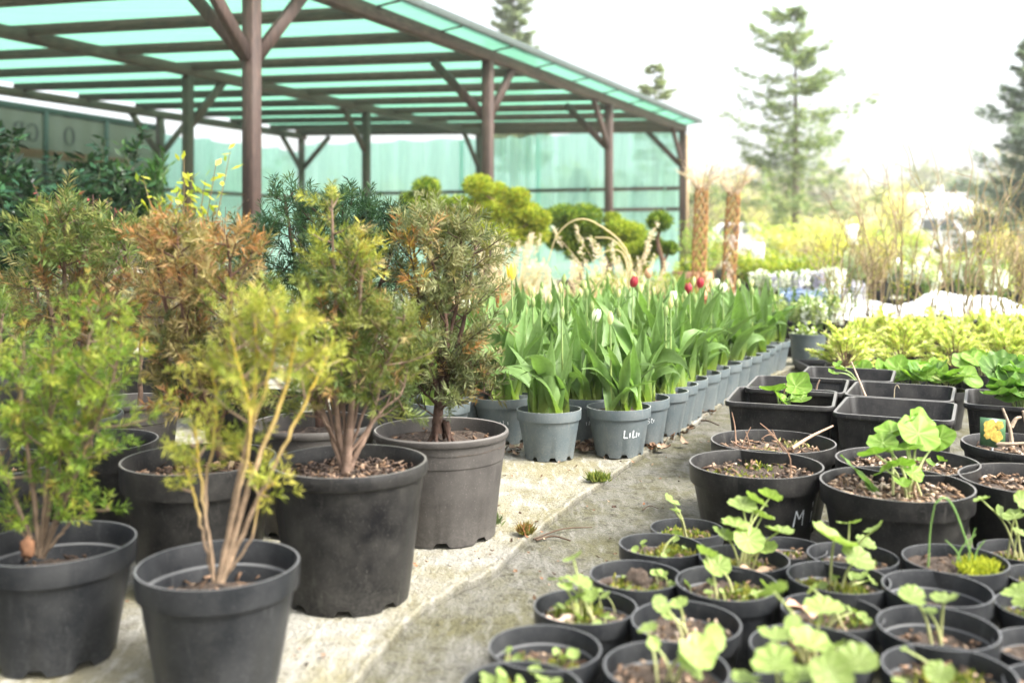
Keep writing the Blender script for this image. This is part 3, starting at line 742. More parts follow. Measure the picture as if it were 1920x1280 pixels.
ob('bark_chips', chips_mb(r, 700, 7, CHIP + [(0.12, 0.085, 0.065), (0.07, 0.05, 0.04)] * 3, 0.011, 0.004, 0.98, 0.012), M['chips'], t, loc=(0, 0, z), kind='stuff')
# taupe tub: dense column in focus
p = base_of(827, 803, 0.242, ZL); d = p[1]
t, z, r = potted('potted_yew', 'dense dull green yew on one dark trunk in a taupe tub beside the tulips', 'potted shrub', p, 'lip', 0.318, 0.242, 'pot_taupe', 0.86, YG, 4, 0.0, n=80)
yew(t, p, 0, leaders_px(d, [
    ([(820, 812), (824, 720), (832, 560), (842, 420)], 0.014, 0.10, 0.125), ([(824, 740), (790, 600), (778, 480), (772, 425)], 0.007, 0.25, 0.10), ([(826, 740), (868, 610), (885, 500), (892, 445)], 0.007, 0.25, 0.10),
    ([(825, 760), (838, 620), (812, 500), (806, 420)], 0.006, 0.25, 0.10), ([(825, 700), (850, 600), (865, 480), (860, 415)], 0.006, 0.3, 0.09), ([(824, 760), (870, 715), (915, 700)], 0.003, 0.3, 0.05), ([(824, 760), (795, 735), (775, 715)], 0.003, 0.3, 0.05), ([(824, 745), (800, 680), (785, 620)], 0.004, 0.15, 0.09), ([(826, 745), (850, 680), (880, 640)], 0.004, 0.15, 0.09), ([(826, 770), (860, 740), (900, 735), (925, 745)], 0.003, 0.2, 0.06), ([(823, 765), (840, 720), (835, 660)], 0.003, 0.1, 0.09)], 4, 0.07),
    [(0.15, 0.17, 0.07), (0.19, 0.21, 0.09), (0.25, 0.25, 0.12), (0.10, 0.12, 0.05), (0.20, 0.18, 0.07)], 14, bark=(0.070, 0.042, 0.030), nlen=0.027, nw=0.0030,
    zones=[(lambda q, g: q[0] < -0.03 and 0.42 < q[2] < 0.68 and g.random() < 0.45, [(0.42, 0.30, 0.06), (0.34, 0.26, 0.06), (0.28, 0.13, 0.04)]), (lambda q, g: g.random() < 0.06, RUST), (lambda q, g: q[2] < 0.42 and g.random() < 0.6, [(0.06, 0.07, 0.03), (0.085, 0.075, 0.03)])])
mb = MB(); g = rng(8)
for k in range(7):
    a = k / 7 * 6.28 + 0.5 * math.sin(k * 2.3); tube(mb, smooth_path([(0.012 * math.cos(a), 0.012 * math.sin(a), z + 0.05), (0.018 * math.cos(a), 0.018 * math.sin(a), z + 0.022), (0.036 * math.cos(a + .5 * math.sin(5 * a)), 0.036 * math.sin(a + .5 * math.sin(5 * a)), z - 0.005)], 7), [0.008, 0.0085, 0.008, 0.0065, 0.005, 0.004, 0.003], 6, (0.06, 0.036, 0.026))
ob('root_flare', mb, M['bark'], t)
ob('bark_chips', chips_mb(r, 70, 9, CHIP[:3] + [(0.05, 0.03, 0.02)] * 4, 0.012), M['chips'], t, loc=(0, 0, z), kind='stuff')
# rust-brown yew
p = base_of(374, 858, 0.25, ZL); d = p[1]
t, z, r = potted('potted_yew', 'rust orange and straw coloured dying yew in a black collared tub', 'potted shrub', p, 'band', 0.30, 0.25, 'pot_dust_glint', 0.82, YG, 5, 0.0)
yew(t, p, 0, leaders_px(d, [
    ([(420, 860), (392, 770), (372, 600), (362, 420)], 0.011, 0.22, 0.11), ([(400, 790), (330, 640), (300, 520), (290, 440)], 0.007, 0.2, 0.10), ([(405, 820), (360, 740), (320, 690), (300, 640)], 0.005, 0.2, 0.09), ([(405, 820), (430, 740), (450, 690)], 0.005, 0.2, 0.09), ([(395, 770), (425, 640), (432, 540), (425, 440)], 0.006, 0.3, 0.09), ([(395, 780), (350, 620), (335, 500), (330, 420)], 0.006, 0.35, 0.09)], 5, 0.1),
    RUST + [(0.26, 0.22, 0.08), (0.20, 0.18, 0.06), (0.36, 0.30, 0.14)], 15, bark=(0.10, 0.055, 0.04), nlen=0.027, nw=0.0029, zones=[(lambda q, g: q[2] < 0.5 and g.random() < 0.6, OLIVE), (lambda q, g: g.random() < 0.10, GREEN)])
ob('bark_chips', chips_mb(r, 200, 10, CHIP, 0.014), M['chips'], t, loc=(0, 0, z), kind='stuff')
# left, green above and brown below
p = base_of(172, 826, 0.24, ZL); d = p[1]
t, z, r = potted('potted_yew', 'yew green on top and browned in the middle behind the bottom left bush', 'potted shrub', p, 'band', 0.28, 0.24, 'pot_black', 0.82, YG, 6, 0.0)
yew(t, p, 0, leaders_px(d, [
    ([(165, 840), (160, 700), (150, 540), (165, 415)], 0.011, 0.2, 0.115), ([(160, 760), (105, 620), (80, 500), (85, 440)], 0.007, 0.3, 0.10), ([(162, 760), (205, 600), (232, 500), (235, 430)], 0.007, 0.3, 0.09), ([(160, 740), (125, 560), (120, 460), (125, 400)], 0.006, 0.35, 0.09)], 6, 0.12),
    OLIVE, 16, nlen=0.027, nw=0.0029, bark=(0.12, 0.08, 0.055), zones=[(lambda q, g: q[2] > 0.60 and g.random() < 0.85, [(0.14, 0.19, 0.05), (0.10, 0.15, 0.04), (0.22, 0.23, 0.07), (0.08, 0.12, 0.035)]), (lambda q, g: 0.40 < q[2] and g.random() < 0.6, RUST)])
# dark yew behind
p = base_of(590, 790, 0.25, ZL); d = p[1]
t, z, r = potted('potted_yew', 'dark blue green yew with a tall spiky leader behind the big black tub', 'potted shrub', p, 'lip', 0.30, 0.25, 'pot_taupe', 0.84, YG, 7, 0.0)
yew(t, p, 0, leaders_px(d + 0.05, [
    ([(600, 800), (590, 670), (555, 500), (533, 365)], 0.012, 0.25, 0.12), ([(598, 770), (640, 600), (680, 470), (700, 410)], 0.008, 0.3, 0.12), ([(600, 770), (690, 590), (735, 470), (752, 405)], 0.007, 0.35, 0.10),
    ([(595, 770), (520, 600), (480, 500), (462, 450)], 0.008, 0.35, 0.11), ([(597, 740), (610, 560), (605, 450), (598, 400)], 0.007, 0.3, 0.12), ([(597, 740), (650, 560), (645, 440), (640, 385)], 0.006, 0.4, 0.10)], 7, 0.2),
    DARK, 17, bark=(0.06, 0.035, 0.025), tip_pal=DARK + [(0.055, 0.10, 0.04), (0.09, 0.13, 0.04)])
# more tubs behind on the left
for (cx_, cy_, D, H, mt, sty, lead, pal, sd, lab) in (
    (255, 748, 0.25, 0.22, 'pot_taupe', 'lip', [([(262, 765), (265, 640), (270, 540), (275, 480)], 0.008, 0.3, 0.09), ([(262, 720), (300, 620), (315, 530)], 0.005, 0.3, 0.08)], OLIVE, 21, 'olive green yew in a taupe tub behind the rust coloured yew'),
    (112, 776, 0.30, 0.25, 'pot_slate', 'lip', [([(90, 790), (80, 660), (70, 560), (60, 500)], 0.009, 0.25, 0.11), ([(95, 740), (130, 640), (140, 560)], 0.006, 0.3, 0.09)], OLIVE, 22, 'low olive yew in a dark lipped tub behind the bottom left bush'),
    (-30, 868, 0.28, 0.24, 'pot_black', 'band', [([(-20, 870), (-10, 740), (0, 640), (5, 580)], 0.009, 0.3, 0.09)], GREEN, 23, 'green yew in a black tub cut off by the photo\'s left edge'),
    (470, 742, 0.28, 0.24, 'pot_black', 'band', [([(465, 750), (455, 640), (450, 560), (455, 500)], 0.009, 0.2, 0.11), ([(465, 720), (495, 620), (500, 540)], 0.006, 0.2, 0.10)], DARK + OLIVE, 24, 'dark olive yew in a black tub between the rust yew and the dark yew'),
    (60, 712, 0.28, 0.24, 'pot_black', 'band', [([(55, 720), (35, 640), (25, 580), (20, 545)], 0.008, 0.3, 0.08)], [(0.30, 0.34, 0.04), (0.20, 0.26, 0.04), (0.10, 0.13, 0.03)], 25, 'small lime leaved bush in a black tub beside the left edge'),
    (690, 700, 0.28, 0.24, 'pot_black', 'band', [([(690, 700), (685, 620), (690, 520), (700, 450)], 0.009, 0.2, 0.11), ([(690, 690), (730, 600), (745, 520)], 0.006, 0.2, 0.10)], DARK, 26, 'dark green yew in a black tub behind the taupe tub')):
    p = base_of(cx_, cy_, H, ZL); d = p[1]
    t, z, r = potted('potted_yew', lab, 'potted shrub', p, sty, D, H, mt, 0.80, YG, sd, 0.0, n=48)
    yew(t, p, 0, leaders_px(d, lead, sd, 0.12), pal, sd, bark=(0.10, 0.065, 0.045), dens=0.8)
    ob('bark_chips', chips_mb(r, 60, sd, CHIP, 0.013), M['chips'], t, loc=(0, 0, z), kind='stuff')

# ------------------------------------------------------------------ tulips
def tulip_leaf(seed, L, Wd, tilt, curl, twist):
    """one folded, arching blade from the origin; +x is the way it leans"""
    g = rng(seed); mb = MB(); n, m = 11, 5; V = []; C = []
    pos = np.zeros(3); ang = tilt * 0.3
    for k in range(n):
        t = k / (n - 1)
        w = Wd * (0.30 + 0.70 * math.sin(PI * min(t * 0.95 + 0.12, 1.0)) ** 0.8) * (1 - t ** 3.2) + 0.0008
        if k: 
            ang = tilt * (0.3 + 0.7 * min(t * 2, 1)) + curl * max(t - 0.35, 0) ** 1.5
            pos = pos + np.array([math.sin(ang), 0, math.cos(ang)]) * L / (n - 1)
        nx = np.array([math.cos(ang), 0, -math.sin(ang)])     # surface normal (towards leaning side)
        tw = twist * t
        sd = np.array([-math.sin(tw) * nx[0], math.cos(tw), -math.sin(tw) * nx[2]])
        fold = (0.75 - 0.62 * min(t * 1.5, 1)) * w
        for q in range(m):
            s = (q / (m - 1) - 0.5) * 2
            V.append(pos + sd * s * w / 2 * (1 - 0.25 * (1 - min(t * 2, 1))) - nx * (abs(s) ** 1.4) * fold * 0.55 + nx * 0.0025 * math.sin(t * 17 + s * 2 + seed) * abs(s))
            base = np.array([0.145, 0.245, 0.074]) * (0.85 + 0.3 * g.random() * 0.5)
            edge = np.array([0.22, 0.34, 0.12])
            kk = 0.75 * abs(s) ** 6 + (0.25 if q == 2 else 0)
            low = np.array([0.33, 0.42, 0.10]); c = base * (1 - kk) + edge * kk
            kb = max(0, 1 - t * 4.5); C.append(c * (1 - kb) + low * kb)
    i = np.arange(n - 1)[:, None]; j = np.arange(m - 1)[None]
    f = np.stack([i * m + j, (i + 1) * m + j, (i + 1) * m + j + 1, i * m + j + 1], -1).reshape(-1, 4)
    mb.add(V, f, np.array(C)); me = mb.mesh('leaf'); me.materials.append(M['tulip_leaf']); return me
TL_UP = [tulip_leaf(100 + k, 0.30, [0.050, 0.060, 0.068, 0.042, 0.055][k], [0.16, 0.30, 0.26, 0.10, 0.40][k], [0.3, 0.6, 0.9, 0.2, 1.0][k], [0.3, -0.5, 0.2, 0.8, -0.2][k]) for k in range(5)]
TL_ARCH = [tulip_leaf(120 + k, 0.27, [0.070, 0.076, 0.060, 0.066][k], [0.45, 0.55, 0.40, 0.62][k], [1.6, 2.4, 3.2, 1.2][k], [0.3, -0.4, 0.6, -0.7][k]) for k in range(4)] + [tulip_leaf(130 + k, 0.29, [0.066, 0.058, 0.072][k], [0.35, 0.6, 0.5][k], [4.6, 3.8, 2.8][k], [1.3, -1.1, 0.9][k]) for k in range(3)]
TL_SMALL = [tulip_leaf(140 + k, 0.14, [0.022, 0.026, 0.018][k], [0.2, 0.4, 0.15][k], [0.4, 1.6, 0.2][k], [0.2, -0.3, 0.5][k]) for k in range(3)]
def tulip_flower(kind):
    c1, c2, open_ = {'red': ((0.36, 0.018, 0.040), (0.48, 0.15, 0.13), 0.0), 'yellow': ((0.80, 0.62, 0.06), (0.85, 0.72, 0.22), 0.5), 'peach': ((0.62, 0.36, 0.24), (0.50, 0.40, 0.22), 0.0),
                     'white': ((0.80, 0.80, 0.72), (0.72, 0.75, 0.55), 0.25), 'green': ((0.30, 0.38, 0.14), (0.24, 0.33, 0.11), -0.2), 'cream': ((0.62, 0.60, 0.30), (0.45, 0.52, 0.2), -0.1)}[kind]
    mb = MB(); n, m = 9, 5
    L = 0.052 if kind != 'yellow' else 0.066; Rm = 0.0185 if open_ >= 0 else 0.0115
    for k in range(6):
        a0 = k * PI / 3 + (0.1 if k % 2 else 0); V = []; C = []
        for i_ in range(n):
            t = i_ / (n - 1)
            rad = Rm * (math.sin(PI * min(t * 0.80 + 0.10, 1)) ** 0.7) * (1 if k % 2 else 0.93) + open_ * 0.022 * max(t - 0.55, 0) ** 1.2 * 2
            w = 0.62 * (math.sin(PI * (t * 0.86 + 0.08)) ** 0.65)
            for q in range(m):
                s = (q / (m - 1) - 0.5) * 2; a = a0 + s * w
                V.append((rad * math.cos(a), rad * math.sin(a), L * t * (1 - 0.07 * abs(s) * t)))
                kk = 0.8 * abs(s) ** 2 * t + (0.5 * (1 - t) ** 4); C.append(np.array(c1) * (1 - kk) + np.array(c2) * kk)
        i = np.arange(n - 1)[:, None]; j = np.arange(m - 1)[None]
        f = np.stack([i * m + j, i * m + j + 1, (i + 1) * m + j + 1, (i + 1) * m + j], -1).reshape(-1, 4)
        mb.add(V, f, np.array(C))
    me = mb.mesh('flower'); me.materials.append(M['petal']); return me
TFL = {k: tulip_flower(k) for k in ('red', 'yellow', 'peach', 'white', 'green', 'cream')}
def stem_mesh(L, seed):
    g = rng(seed); mb = MB()
    tube(mb, smooth_path([(0, 0, -0.01), (0.004 * g.normal(), 0.004 * g.normal(), L * 0.5), (0, 0, L)], 8), np.linspace(0.0038, 0.0028, 8), 7, np.linspace((0.33, 0.40, 0.10), (0.19, 0.28, 0.10), 8))
    me = mb.mesh('stem'); me.materials.append(M['tulip_stem']); return me
TST = [stem_mesh(1.0 * 0.1, k) for k in range(3)]
TG = 'grey pots of tulips in a block beside the path'
TD, TH = 0.205, 0.152
def tulips(t, z, seed, nb=5, flowers=(), tall=1.0, lean=None):
    g = rng(seed)
    for b in range(nb):
        a = b / nb * 2 * PI + g.uniform(-0.4, 0.4); rr = 0.055 * g.uniform(0.35, 1.15)
        bx, by = rr * math.cos(a), rr * math.sin(a)
        k = tall * g.uniform(0.72, 1.14); az = g.uniform(0, 2 * PI)
        for q, (lst, sc_) in enumerate(((TL_ARCH, 1.0), (TL_ARCH if g.random() < 0.35 else TL_UP, 1.0), (TL_UP, 1.1), (TL_UP if g.random() < 0.5 else TL_ARCH, 0.8))):
            if q == 3 and g.random() < 0.6: continue
            me = lst[g.integers(0, len(lst))]
            s = sc_ * k * g.uniform(0.88, 1.1)
            ob('leaf', me, None, t, loc=(bx, by, z - 0.006 + 0.012 * q), rot=(g.normal() * 0.13, g.normal() * 0.13, az + q * 2.3 + g.normal() * 0.4), scale=(s, s * g.uniform(0.8, 1.15), s))
        fl = flowers[b] if b < len(flowers) else None
        if fl is None and g.random() < 0.20: fl = g.choice(['green', 'green', 'cream'])
        if fl:
            kind, L = (fl, g.uniform(0.27, 0.33) * tall) if isinstance(fl, str) else fl
            ob('stem', TST[b % 3], None, t, loc=(bx, by, z), scale=(1, 1, L / 0.1))
            ob('flower', TFL[kind], None, t, loc=(bx, by, z + L), rot=(g.normal() * 0.08, g.normal() * 0.08, g.uniform(0, 6)), scale=0.86 if kind != 'green' else 0.8)
    for q in range(g.integers(0, 3)):
        me = TL_SMALL[g.integers(0, 3)]; a = g.uniform(0, 6.28)
        ob('leaf', me, None, t, loc=(0.06 * math.cos(a), 0.06 * math.sin(a), z), rot=(0, 0, g.uniform(0, 6.28)), scale=g.uniform(0.7, 1.1))
T0 = G(1167, 760, TH + ZL)[:2]
FL = {(0, 1): ['green'], (0, 2): [('yellow', 0.415), 'green'], (1, 1): ['white', 'green'], (2, 2): [('green', 0.39)], (2, 0): ['cream'], (3, 1): [('red', 0.375)], (4, 0): [('red', 0.345)], (5, 0): [('red', 0.36)],
      (4, 1): [('peach', 0.40)], (6, 0): [('cream', 0.35)], (7, 0): ['white'], (1, 3): ['white'], (6, 1): ['white'], (8, 1): [('cream', 0.34)], (11, 1): ['white']}
gj = rng(40)
for i_ in range(14):
    for j_ in range(5):
        q = T0 + AU * 0.178 * i_ + np.array([-0.208, 0.035]) * j_ + gj.normal(size=2) * 0.010
        if (i_, j_) == (0, 1): q = G(1030, 766, TH + ZL)[:2]
        elif (i_, j_) == (0, 2): q = G(946, 742, TH + ZL)[:2]
        elif (i_, j_) == (0, 3): q = G(822, 752, TH + ZL)[:2]
        elif (i_, j_) == (1, 1): q = G(1094, 742, TH + ZL)[:2]
        elif j_ == 2 or j_ == 1: q = q + AU * 0.10
        if i_ >= 8 and j_ == 0: q = q + np.array([0.02, 0.0])
        row = 'in the row along the path' if j_ == 0 else 'in the %s row from the path' % ORD[j_]
        lab = 'grey pot of tulips %s, %s pot from the front' % (row, ORD[i_])
        if (i_, j_) == (0, 0): lab = 'grey tulip pot with white handwriting and a leaf drooping over its rim'
        if (i_, j_) == (0, 1): lab = 'foremost plain grey tulip pot with notched foot and no handwriting'
        if (i_, j_) == (0, 2): lab = 'grey tulip pot with white strokes behind the foremost pot, bearing the tall yellow tulip'
        if (i_, j_) == (0, 3): lab = 'grey tulip pot half hidden behind the taupe yew tub'
        pp = (q[0], q[1], ZL)
        t, z, r = potted('tulip_pot', lab, 'potted tulips', pp, 'band', TD, TH, 'pot_grey', 0.86, TG, 60 + (i_ * 5 + j_), 0.0, n=96 if i_ < 4 else 48, lump=0.008)
        back = 1.0 if i_ < 3 else 1.06
        tulips(t, z, 500 + i_ * 5 + j_, 5 if i_ < 9 else 4, FL.get((i_, j_), ()), back * (0.86 if (i_, j_) == (0, 0) else 1.0))
        toc = math.atan2(-q[1], -q[0])
        if (i_, j_) == (0, 0):
            lettering(t, LILI, 'band', TD, TH, toc + 0.20, 0.066, 0.024, 0.0036)
            dl = tulip_leaf(777, 0.15, 0.030, 0.9, 4.2, 0.1)
            ob('leaf', dl, None, t, loc=(0.012, -0.05, z + 0.035), rot=(0, 0, -1.25))
        if (i_, j_) == (0, 2): lettering(t, [[(0.0, 0.8), (0.06, 0.05)], [(0.65, 1.0), (0.7, 0.0)], [(0.7, 0.0), (1.0, 0.02)], [(1.5, 0.75), (1.55, 0.05)]], 'band', TD, TH, toc - 0.15, 0.066, 0.017, 0.0016)
        if (i_, j_) == (1, 1): lettering(t, [[(0.0, 0.7), (0.0, 0.0)], [(0.6, 0.9), (0.5, 0.0)]], 'band', TD, TH, toc + 0.1, 0.066, 0.017, 0.0018)
        if (i_, j_) == (1, 0): lettering(t, [[(0.35, 0.9), (0.0, 0.8), (0.15, 0.5), (0.38, 0.35), (0.1, 0.0), (-0.1, 0.05)], [(0.6, 0.9), (0.85, 0.8), (0.6, 0.45), (0.85, 0.1)], [(1.15, 0.7), (1.1, 0.2)]], 'band', TD, TH, toc + 0.30, 0.078, 0.019, 0.0017)

# ------------------------------------------------------------------ round-leaved seedlings and the pots of the right-hand block
def round_leaf(seed, lobes=9, depth=0.06, cup=0.10, pal=((0.25, 0.335, 0.095), (0.37, 0.45, 0.175)), pointed=0.0, ruffle=0.03):
    g = rng(seed); mb = MB(); na, nr = 63, 8; V = [(0, 0, 0)]; C = [np.array(pal[1]) * 1.05]
    for k in range(1, nr + 1):
        for q in range(na):
            th = (q + 0.5) / na * 2 * PI
            ed = 1 + depth * math.cos(lobes * th) - 0.30 * math.exp(-((abs(th - PI) / 0.22) ** 2)) + pointed * max(math.cos(th), 0) ** 6 + 0.03 * math.sin(3 * th + seed)
            t = k / nr; r = 0.5 * t * ed
            vein = abs(math.cos(lobes * th / 2)) ** 14 * (1 - 0.5 * t)
            z = cup * t * t * (0.5 + 0.5 * math.cos(th - 1)) - 0.05 * t + ruffle * t * math.sin(lobes * th + 1) + 0.018 * vein * t - 0.12 * abs(math.sin(th)) * 0 + 0.10 * (abs(math.sin(th)) * t) ** 1.5
            V.append((r * math.cos(th), r * math.sin(th), z))
            c = np.array(pal[0]) * (1 - vein) * (0.80 + 0.35 * t + 0.12 * math.sin(13 * th + 9 * t)) + np.array(pal[1]) * 1.1 * vein
            C.append(np.clip(c * (1 + 0.08 * g.normal()), 0, 1))
    Fc = [(0, 1 + q, 1 + (q + 1) % na) for q in range(na)]
    for k in range(nr - 1):
        for q in range(na):
            Fc.append((1 + k * na + q, 1 + (k + 1) * na + q, 1 + (k + 1) * na + (q + 1) % na, 1 + k * na + (q + 1) % na))
    mb.add(V, Fc, np.array(C)); me = mb.mesh('leaf'); me.materials.append(M['leaf']); return me
LF = [round_leaf(200 + k, [9, 8, 11, 7][k], [0.030, 0.035, 0.025, 0.035][k], [0.14, 0.24, 0.08, 0.18][k], ruffle=0.022) for k in range(4)]
LIMEP = ((0.17, 0.30, 0.045), (0.28, 0.40, 0.10))
LG = [round_leaf(220 + k, [5, 5, 7, 5][k], [0.05, 0.07, 0.04, 0.06][k], [0.10, 0.2, 0.05, 0.25][k], LIMEP, 0.12, 0.025) for k in range(4)]
DARKP = ((0.11, 0.22, 0.045), (0.22, 0.33, 0.09))
LD = [round_leaf(240 + k, [7, 9, 7, 9][k], [0.05, 0.04, 0.06, 0.04][k], [0.15, 0.2, 0.1, 0.25][k], DARKP, 0.0, 0.035) for k in range(4)]
def leaf_on_stem(t, rp, sc_, foot, tip, size, g, meshes, stem_col=(0.36, 0.44, 0.14), tilt=0.75, rad=0.0019, stem=True, face=0.25):
    a = local(rp, 0, np.asarray(foot, float), sc_); b = local(rp, 0, np.asarray(tip, float), sc_)
    if stem:
        mid = (a + b) / 2 + np.array([(b - a)[0] * -0.12, (b - a)[1] * -0.12, 0.12 * abs(b[2] - a[2])]); L = np.linalg.norm(b - a)
        mb = MB(); tube(mb, smooth_path([a, mid, b], 8), np.linspace(rad * 1.25, rad * 0.8, 8), 6, np.linspace(np.array((0.42, 0.40, 0.20)), np.array(stem_col), 8)); ob('stem', mb, M['tulip_stem'], t)
    out = b - a; az = math.atan2(out[1], out[0]) + g.normal() * 0.5
    n = norm(np.array([g.normal() * tilt * 0.6 + 0.3 * math.cos(az) * 0.5, -face + g.normal() * tilt * 0.6, 1.0]))
    q = Vector(n).to_track_quat('Z', 'Y').to_euler()
    o = ob('leaf', meshes[g.integers(0, len(meshes))], None, t, loc=b, scale=size / sc_)
    from mathutils import Euler, Matrix
    o.rotation_euler = (Vector(n).to_track_quat('Z', 'Y').to_matrix() @ Matrix.Rotation(az, 3, 'Z')).to_euler()
    return o
SG = 'small black seedling pots in the front block'
SD, SH = 0.166, 0.132
def small_pot(cx_, cy_, wpx, label, leaves=(), moss=0, chips=20, chip_pal=CHIP, weeds=0, soil=0.79, seed=0, extra=None, mat='pot_slate', meshes=LF, pale=0):
    H = SH; p = base_of(cx_, cy_, H, ZR); d = p[1]
    k = min(max(wpx * d / F / SD, 0.86), 1.06)
    t, z, r = potted('seedling_pot', label, 'seedling pot', p, 'band', SD, SH, mat, soil, SG, seed, 0.0, k)
    g = rng(seed + 900)
    if chips: ob('bark_chips', chips_mb(r, chips, seed, chip_pal, 0.011, 0.004, 0.9, 0.008), M['chips'], t, loc=(0, 0, z), kind='stuff')
    if moss: ob('moss', moss_mb(r, int(moss * 2.2), seed, 5), M['moss'], t, loc=(0, 0, z), kind='stuff')
    if weeds:
        for q in range(weeds):
            a = g.uniform(0, 6.28); rr = r * math.sqrt(g.uniform(0, 0.7)); s = g.uniform(0.010, 0.019)
            f0 = p + k * np.array([rr * math.cos(a), rr * math.sin(a), z]); tp = f0 + np.array([g.normal() * 0.006, g.normal() * 0.006, g.uniform(0.012, 0.03)])
            leaf_on_stem(t, p, k, f0, tp, s, g, meshes, rad=0.0009, face=0.2)
    for q, lf in enumerate(leaves):
        px, py, w = lf[:3]; dd = lf[3] if len(lf) > 3 else g.uniform(-0.03, 0.02)
        tip = W(px, py, d + dd); size = w * (d + dd) / F * g.uniform(0.80, 1.06)
        c_ = np.array([g.normal() * 0.010, g.normal() * 0.010, 0])
        if len(lf) > 4: c_ = c_ + np.array(lf[4])
        leaf_on_stem(t, p, k, p + k * (np.array([0, 0, z]) + c_), tip, size, g, meshes, face=0.22)
    if extra: extra(t, p, k, z, r, g)
    return t
def big_dry_leaf(x, y, rot_, s=0.05, zz=0.01, c=(0.42, 0.29, 0.21)):
    def fn(t, p, k, z, r, g):
        mb = MB(); n = 9; V = []
        for i_ in range(n):
            u_ = i_ / (n - 1); w_ = 0.30 * s * math.sin(PI * min(u_ * 0.94 + 0.04, 1)) * (1 + 0.35 * math.sin(u_ * 19))
            for sgn in (-1, 0, 1): V.append((s * (u_ - 0.5), sgn * w_, zz + 0.25 * s * (u_ - 0.4) ** 2 + (0.09 * s * (1 + math.sin(u_ * 9)) if sgn else 0)))
        f = [(i_ * 3 + q, i_ * 3 + q + 1, i_ * 3 + q + 4, i_ * 3 + q + 3) for i_ in range(n - 1) for q in range(2)]
        mb.add(V, f, c); ob('dry_leaf', mb, M['chips'], t, loc=(x, y, z), rot=(0.1, 0.15, rot_))
    return fn
def grass_blades(t, p, k, z, r, g):
    mb = MB()
    for (x0, hgt, dx) in ((-0.045, 0.115, 0.012), (0.0, 0.06, 0.035), (0.012, 0.05, -0.028), (0.022, 0.07, 0.012), (0.03, 0.05, 0.02)):
        pts = smooth_path([(x0, 0, z), (x0 + dx * 0.3, 0, z + hgt * 0.6), (x0 + dx, 0, z + hgt)], 8); 
        for s in (0,): tube(mb, pts, np.linspace(0.0018, 0.0008, 8), 5, (0.16, 0.28, 0.07))
    tube(mb, smooth_path([(-0.033, 0, z + 0.112), (-0.018, 0, z + 0.122), (0.0, 0, z + 0.10), (0.025, 0, z + 0.03)], 9), 0.0017, 5, (0.15, 0.27, 0.07))
    ob('grass_blade', mb, M['tulip_stem'], t)
    ob('moss', moss_mb(r, 900, 4, cen=[(0.03, -0.02), (0.05, 0.0), (0.02, -0.04)], pal=[(0.34, 0.36, 0.03), (0.26, 0.30, 0.03)]), M['moss'], t, loc=(0, 0, z + 0.004), kind='stuff')
small_pot(1288, 974, 136, 'small black pot with one upright green seedling, farthest from the bottom edge in its block', [(1258, 938, 38), (1265, 957, 26)], 260, 25, seed=301)
small_pot(1237, 1014, 158, 'small black pot of moss and weeds beside the bare fabric path', [(1266, 1001, 20)], 420, 30, weeds=8, seed=302)
small_pot(1191, 1070, 175, 'small black pot with a lump of dark soil among weeds', (), 200, 40, weeds=9, seed=303, extra=lambda t, p, k, z, r, g: ob('soil_clod', (lambda m_: (blob(m_, (0.005, 0.02, 0.012), (0.024, 0.02, 0.022), 5, 14, 9, 0.16), m_)[1])(MB()), M['soil'], t, loc=(0, 0, z)))
small_pot(1098, 1128, 192, 'small black pot crowded with yellow green weeds and a pale dry leaf', [(1048, 1085, 40), (1085, 1090, 55), (1080, 1122, 45), (1060, 1100, 35), (1108, 1115, 38), (1075, 1045, 40, 0.0)], 380, 30, weeds=9, seed=304, extra=big_dry_leaf(-0.045, -0.03, 0.5, 0.055, c=(0.5, 0.38, 0.3)))
small_pot(1020, 1204, 214, 'small black pot with sunken soil and a tiny pale clod beside the path', (), 60, 50, weeds=9, soil=0.70, seed=305, extra=big_dry_leaf(-0.03, -0.02, 1.2, 0.035, c=(0.55, 0.43, 0.33)))
small_pot(976, 1280, 236, 'small black pot full of yellow green chickweed at the bottom edge', (), 500, 20, weeds=26, seed=306)
small_pot(1395, 1040, 168, 'small black pot with the tall clump of broad pale seedling leaves', [(1392, 948, 66, 0.02), (1443, 932, 52, 0.03), (1428, 968, 54, 0.03), (1378, 985, 72, -0.02), (1402, 1012, 62, -0.05), (1462, 995, 66, -0.02), (1440, 1030, 40), (1356, 1000, 46), (1418, 940, 46, 0.03)], 160, 30, seed=307, extra=big_dry_leaf(0.01, -0.035, 0.1, 0.06))
small_pot(1362, 1092, 192, 'small black pot with a bent seedling and scattered weeds behind the bare soil pot', [(1322, 1036, 48), (1345, 1062, 50), (1440, 1102, 46)], 140, 40, weeds=8, seed=308)
small_pot(1285, 1160, 207, 'small black pot with two little yellow green leaves and dry straw', [(1238, 1131, 42), (1272, 1130, 36), (1250, 1150, 24)], 0, 80, CHIP_PALE, seed=309, extra=big_dry_leaf(0.0, -0.04, 0.9, 0.05))
small_pot(1248, 1248, 236, 'small black pot with three round seedling leaves at the bottom edge', [(1212, 1180, 44, 0.02), (1224, 1205, 30), (1305, 1218, 74, -0.05), (1338, 1192, 58, -0.02), (1290, 1245, 60, -0.05)], 0, 45, seed=310)
small_pot(1478, 1008, 130, 'small black pot of dry soil half hidden behind the pale leafy clump', (), 60, 30, seed=311)
small_pot(1598, 1036, 168, 'small black pot with three small round leaves in front of the large chip filled tub', [(1592, 980, 46), (1640, 992, 44), (1622, 1018, 40)], 60, 50, CHIP_PALE, seed=312)
small_pot(1569, 1080, 186, 'small black pot with one wide frilled leaf above mossy soil', [(1560, 1012, 88, -0.02), (1605, 1046, 62, -0.03), (1562, 1080, 22), (1610, 1078, 38), (1630, 1085, 32)], 320, 20, weeds=3, seed=313)
def chip_rim(t, p, k, z, r, g): pass
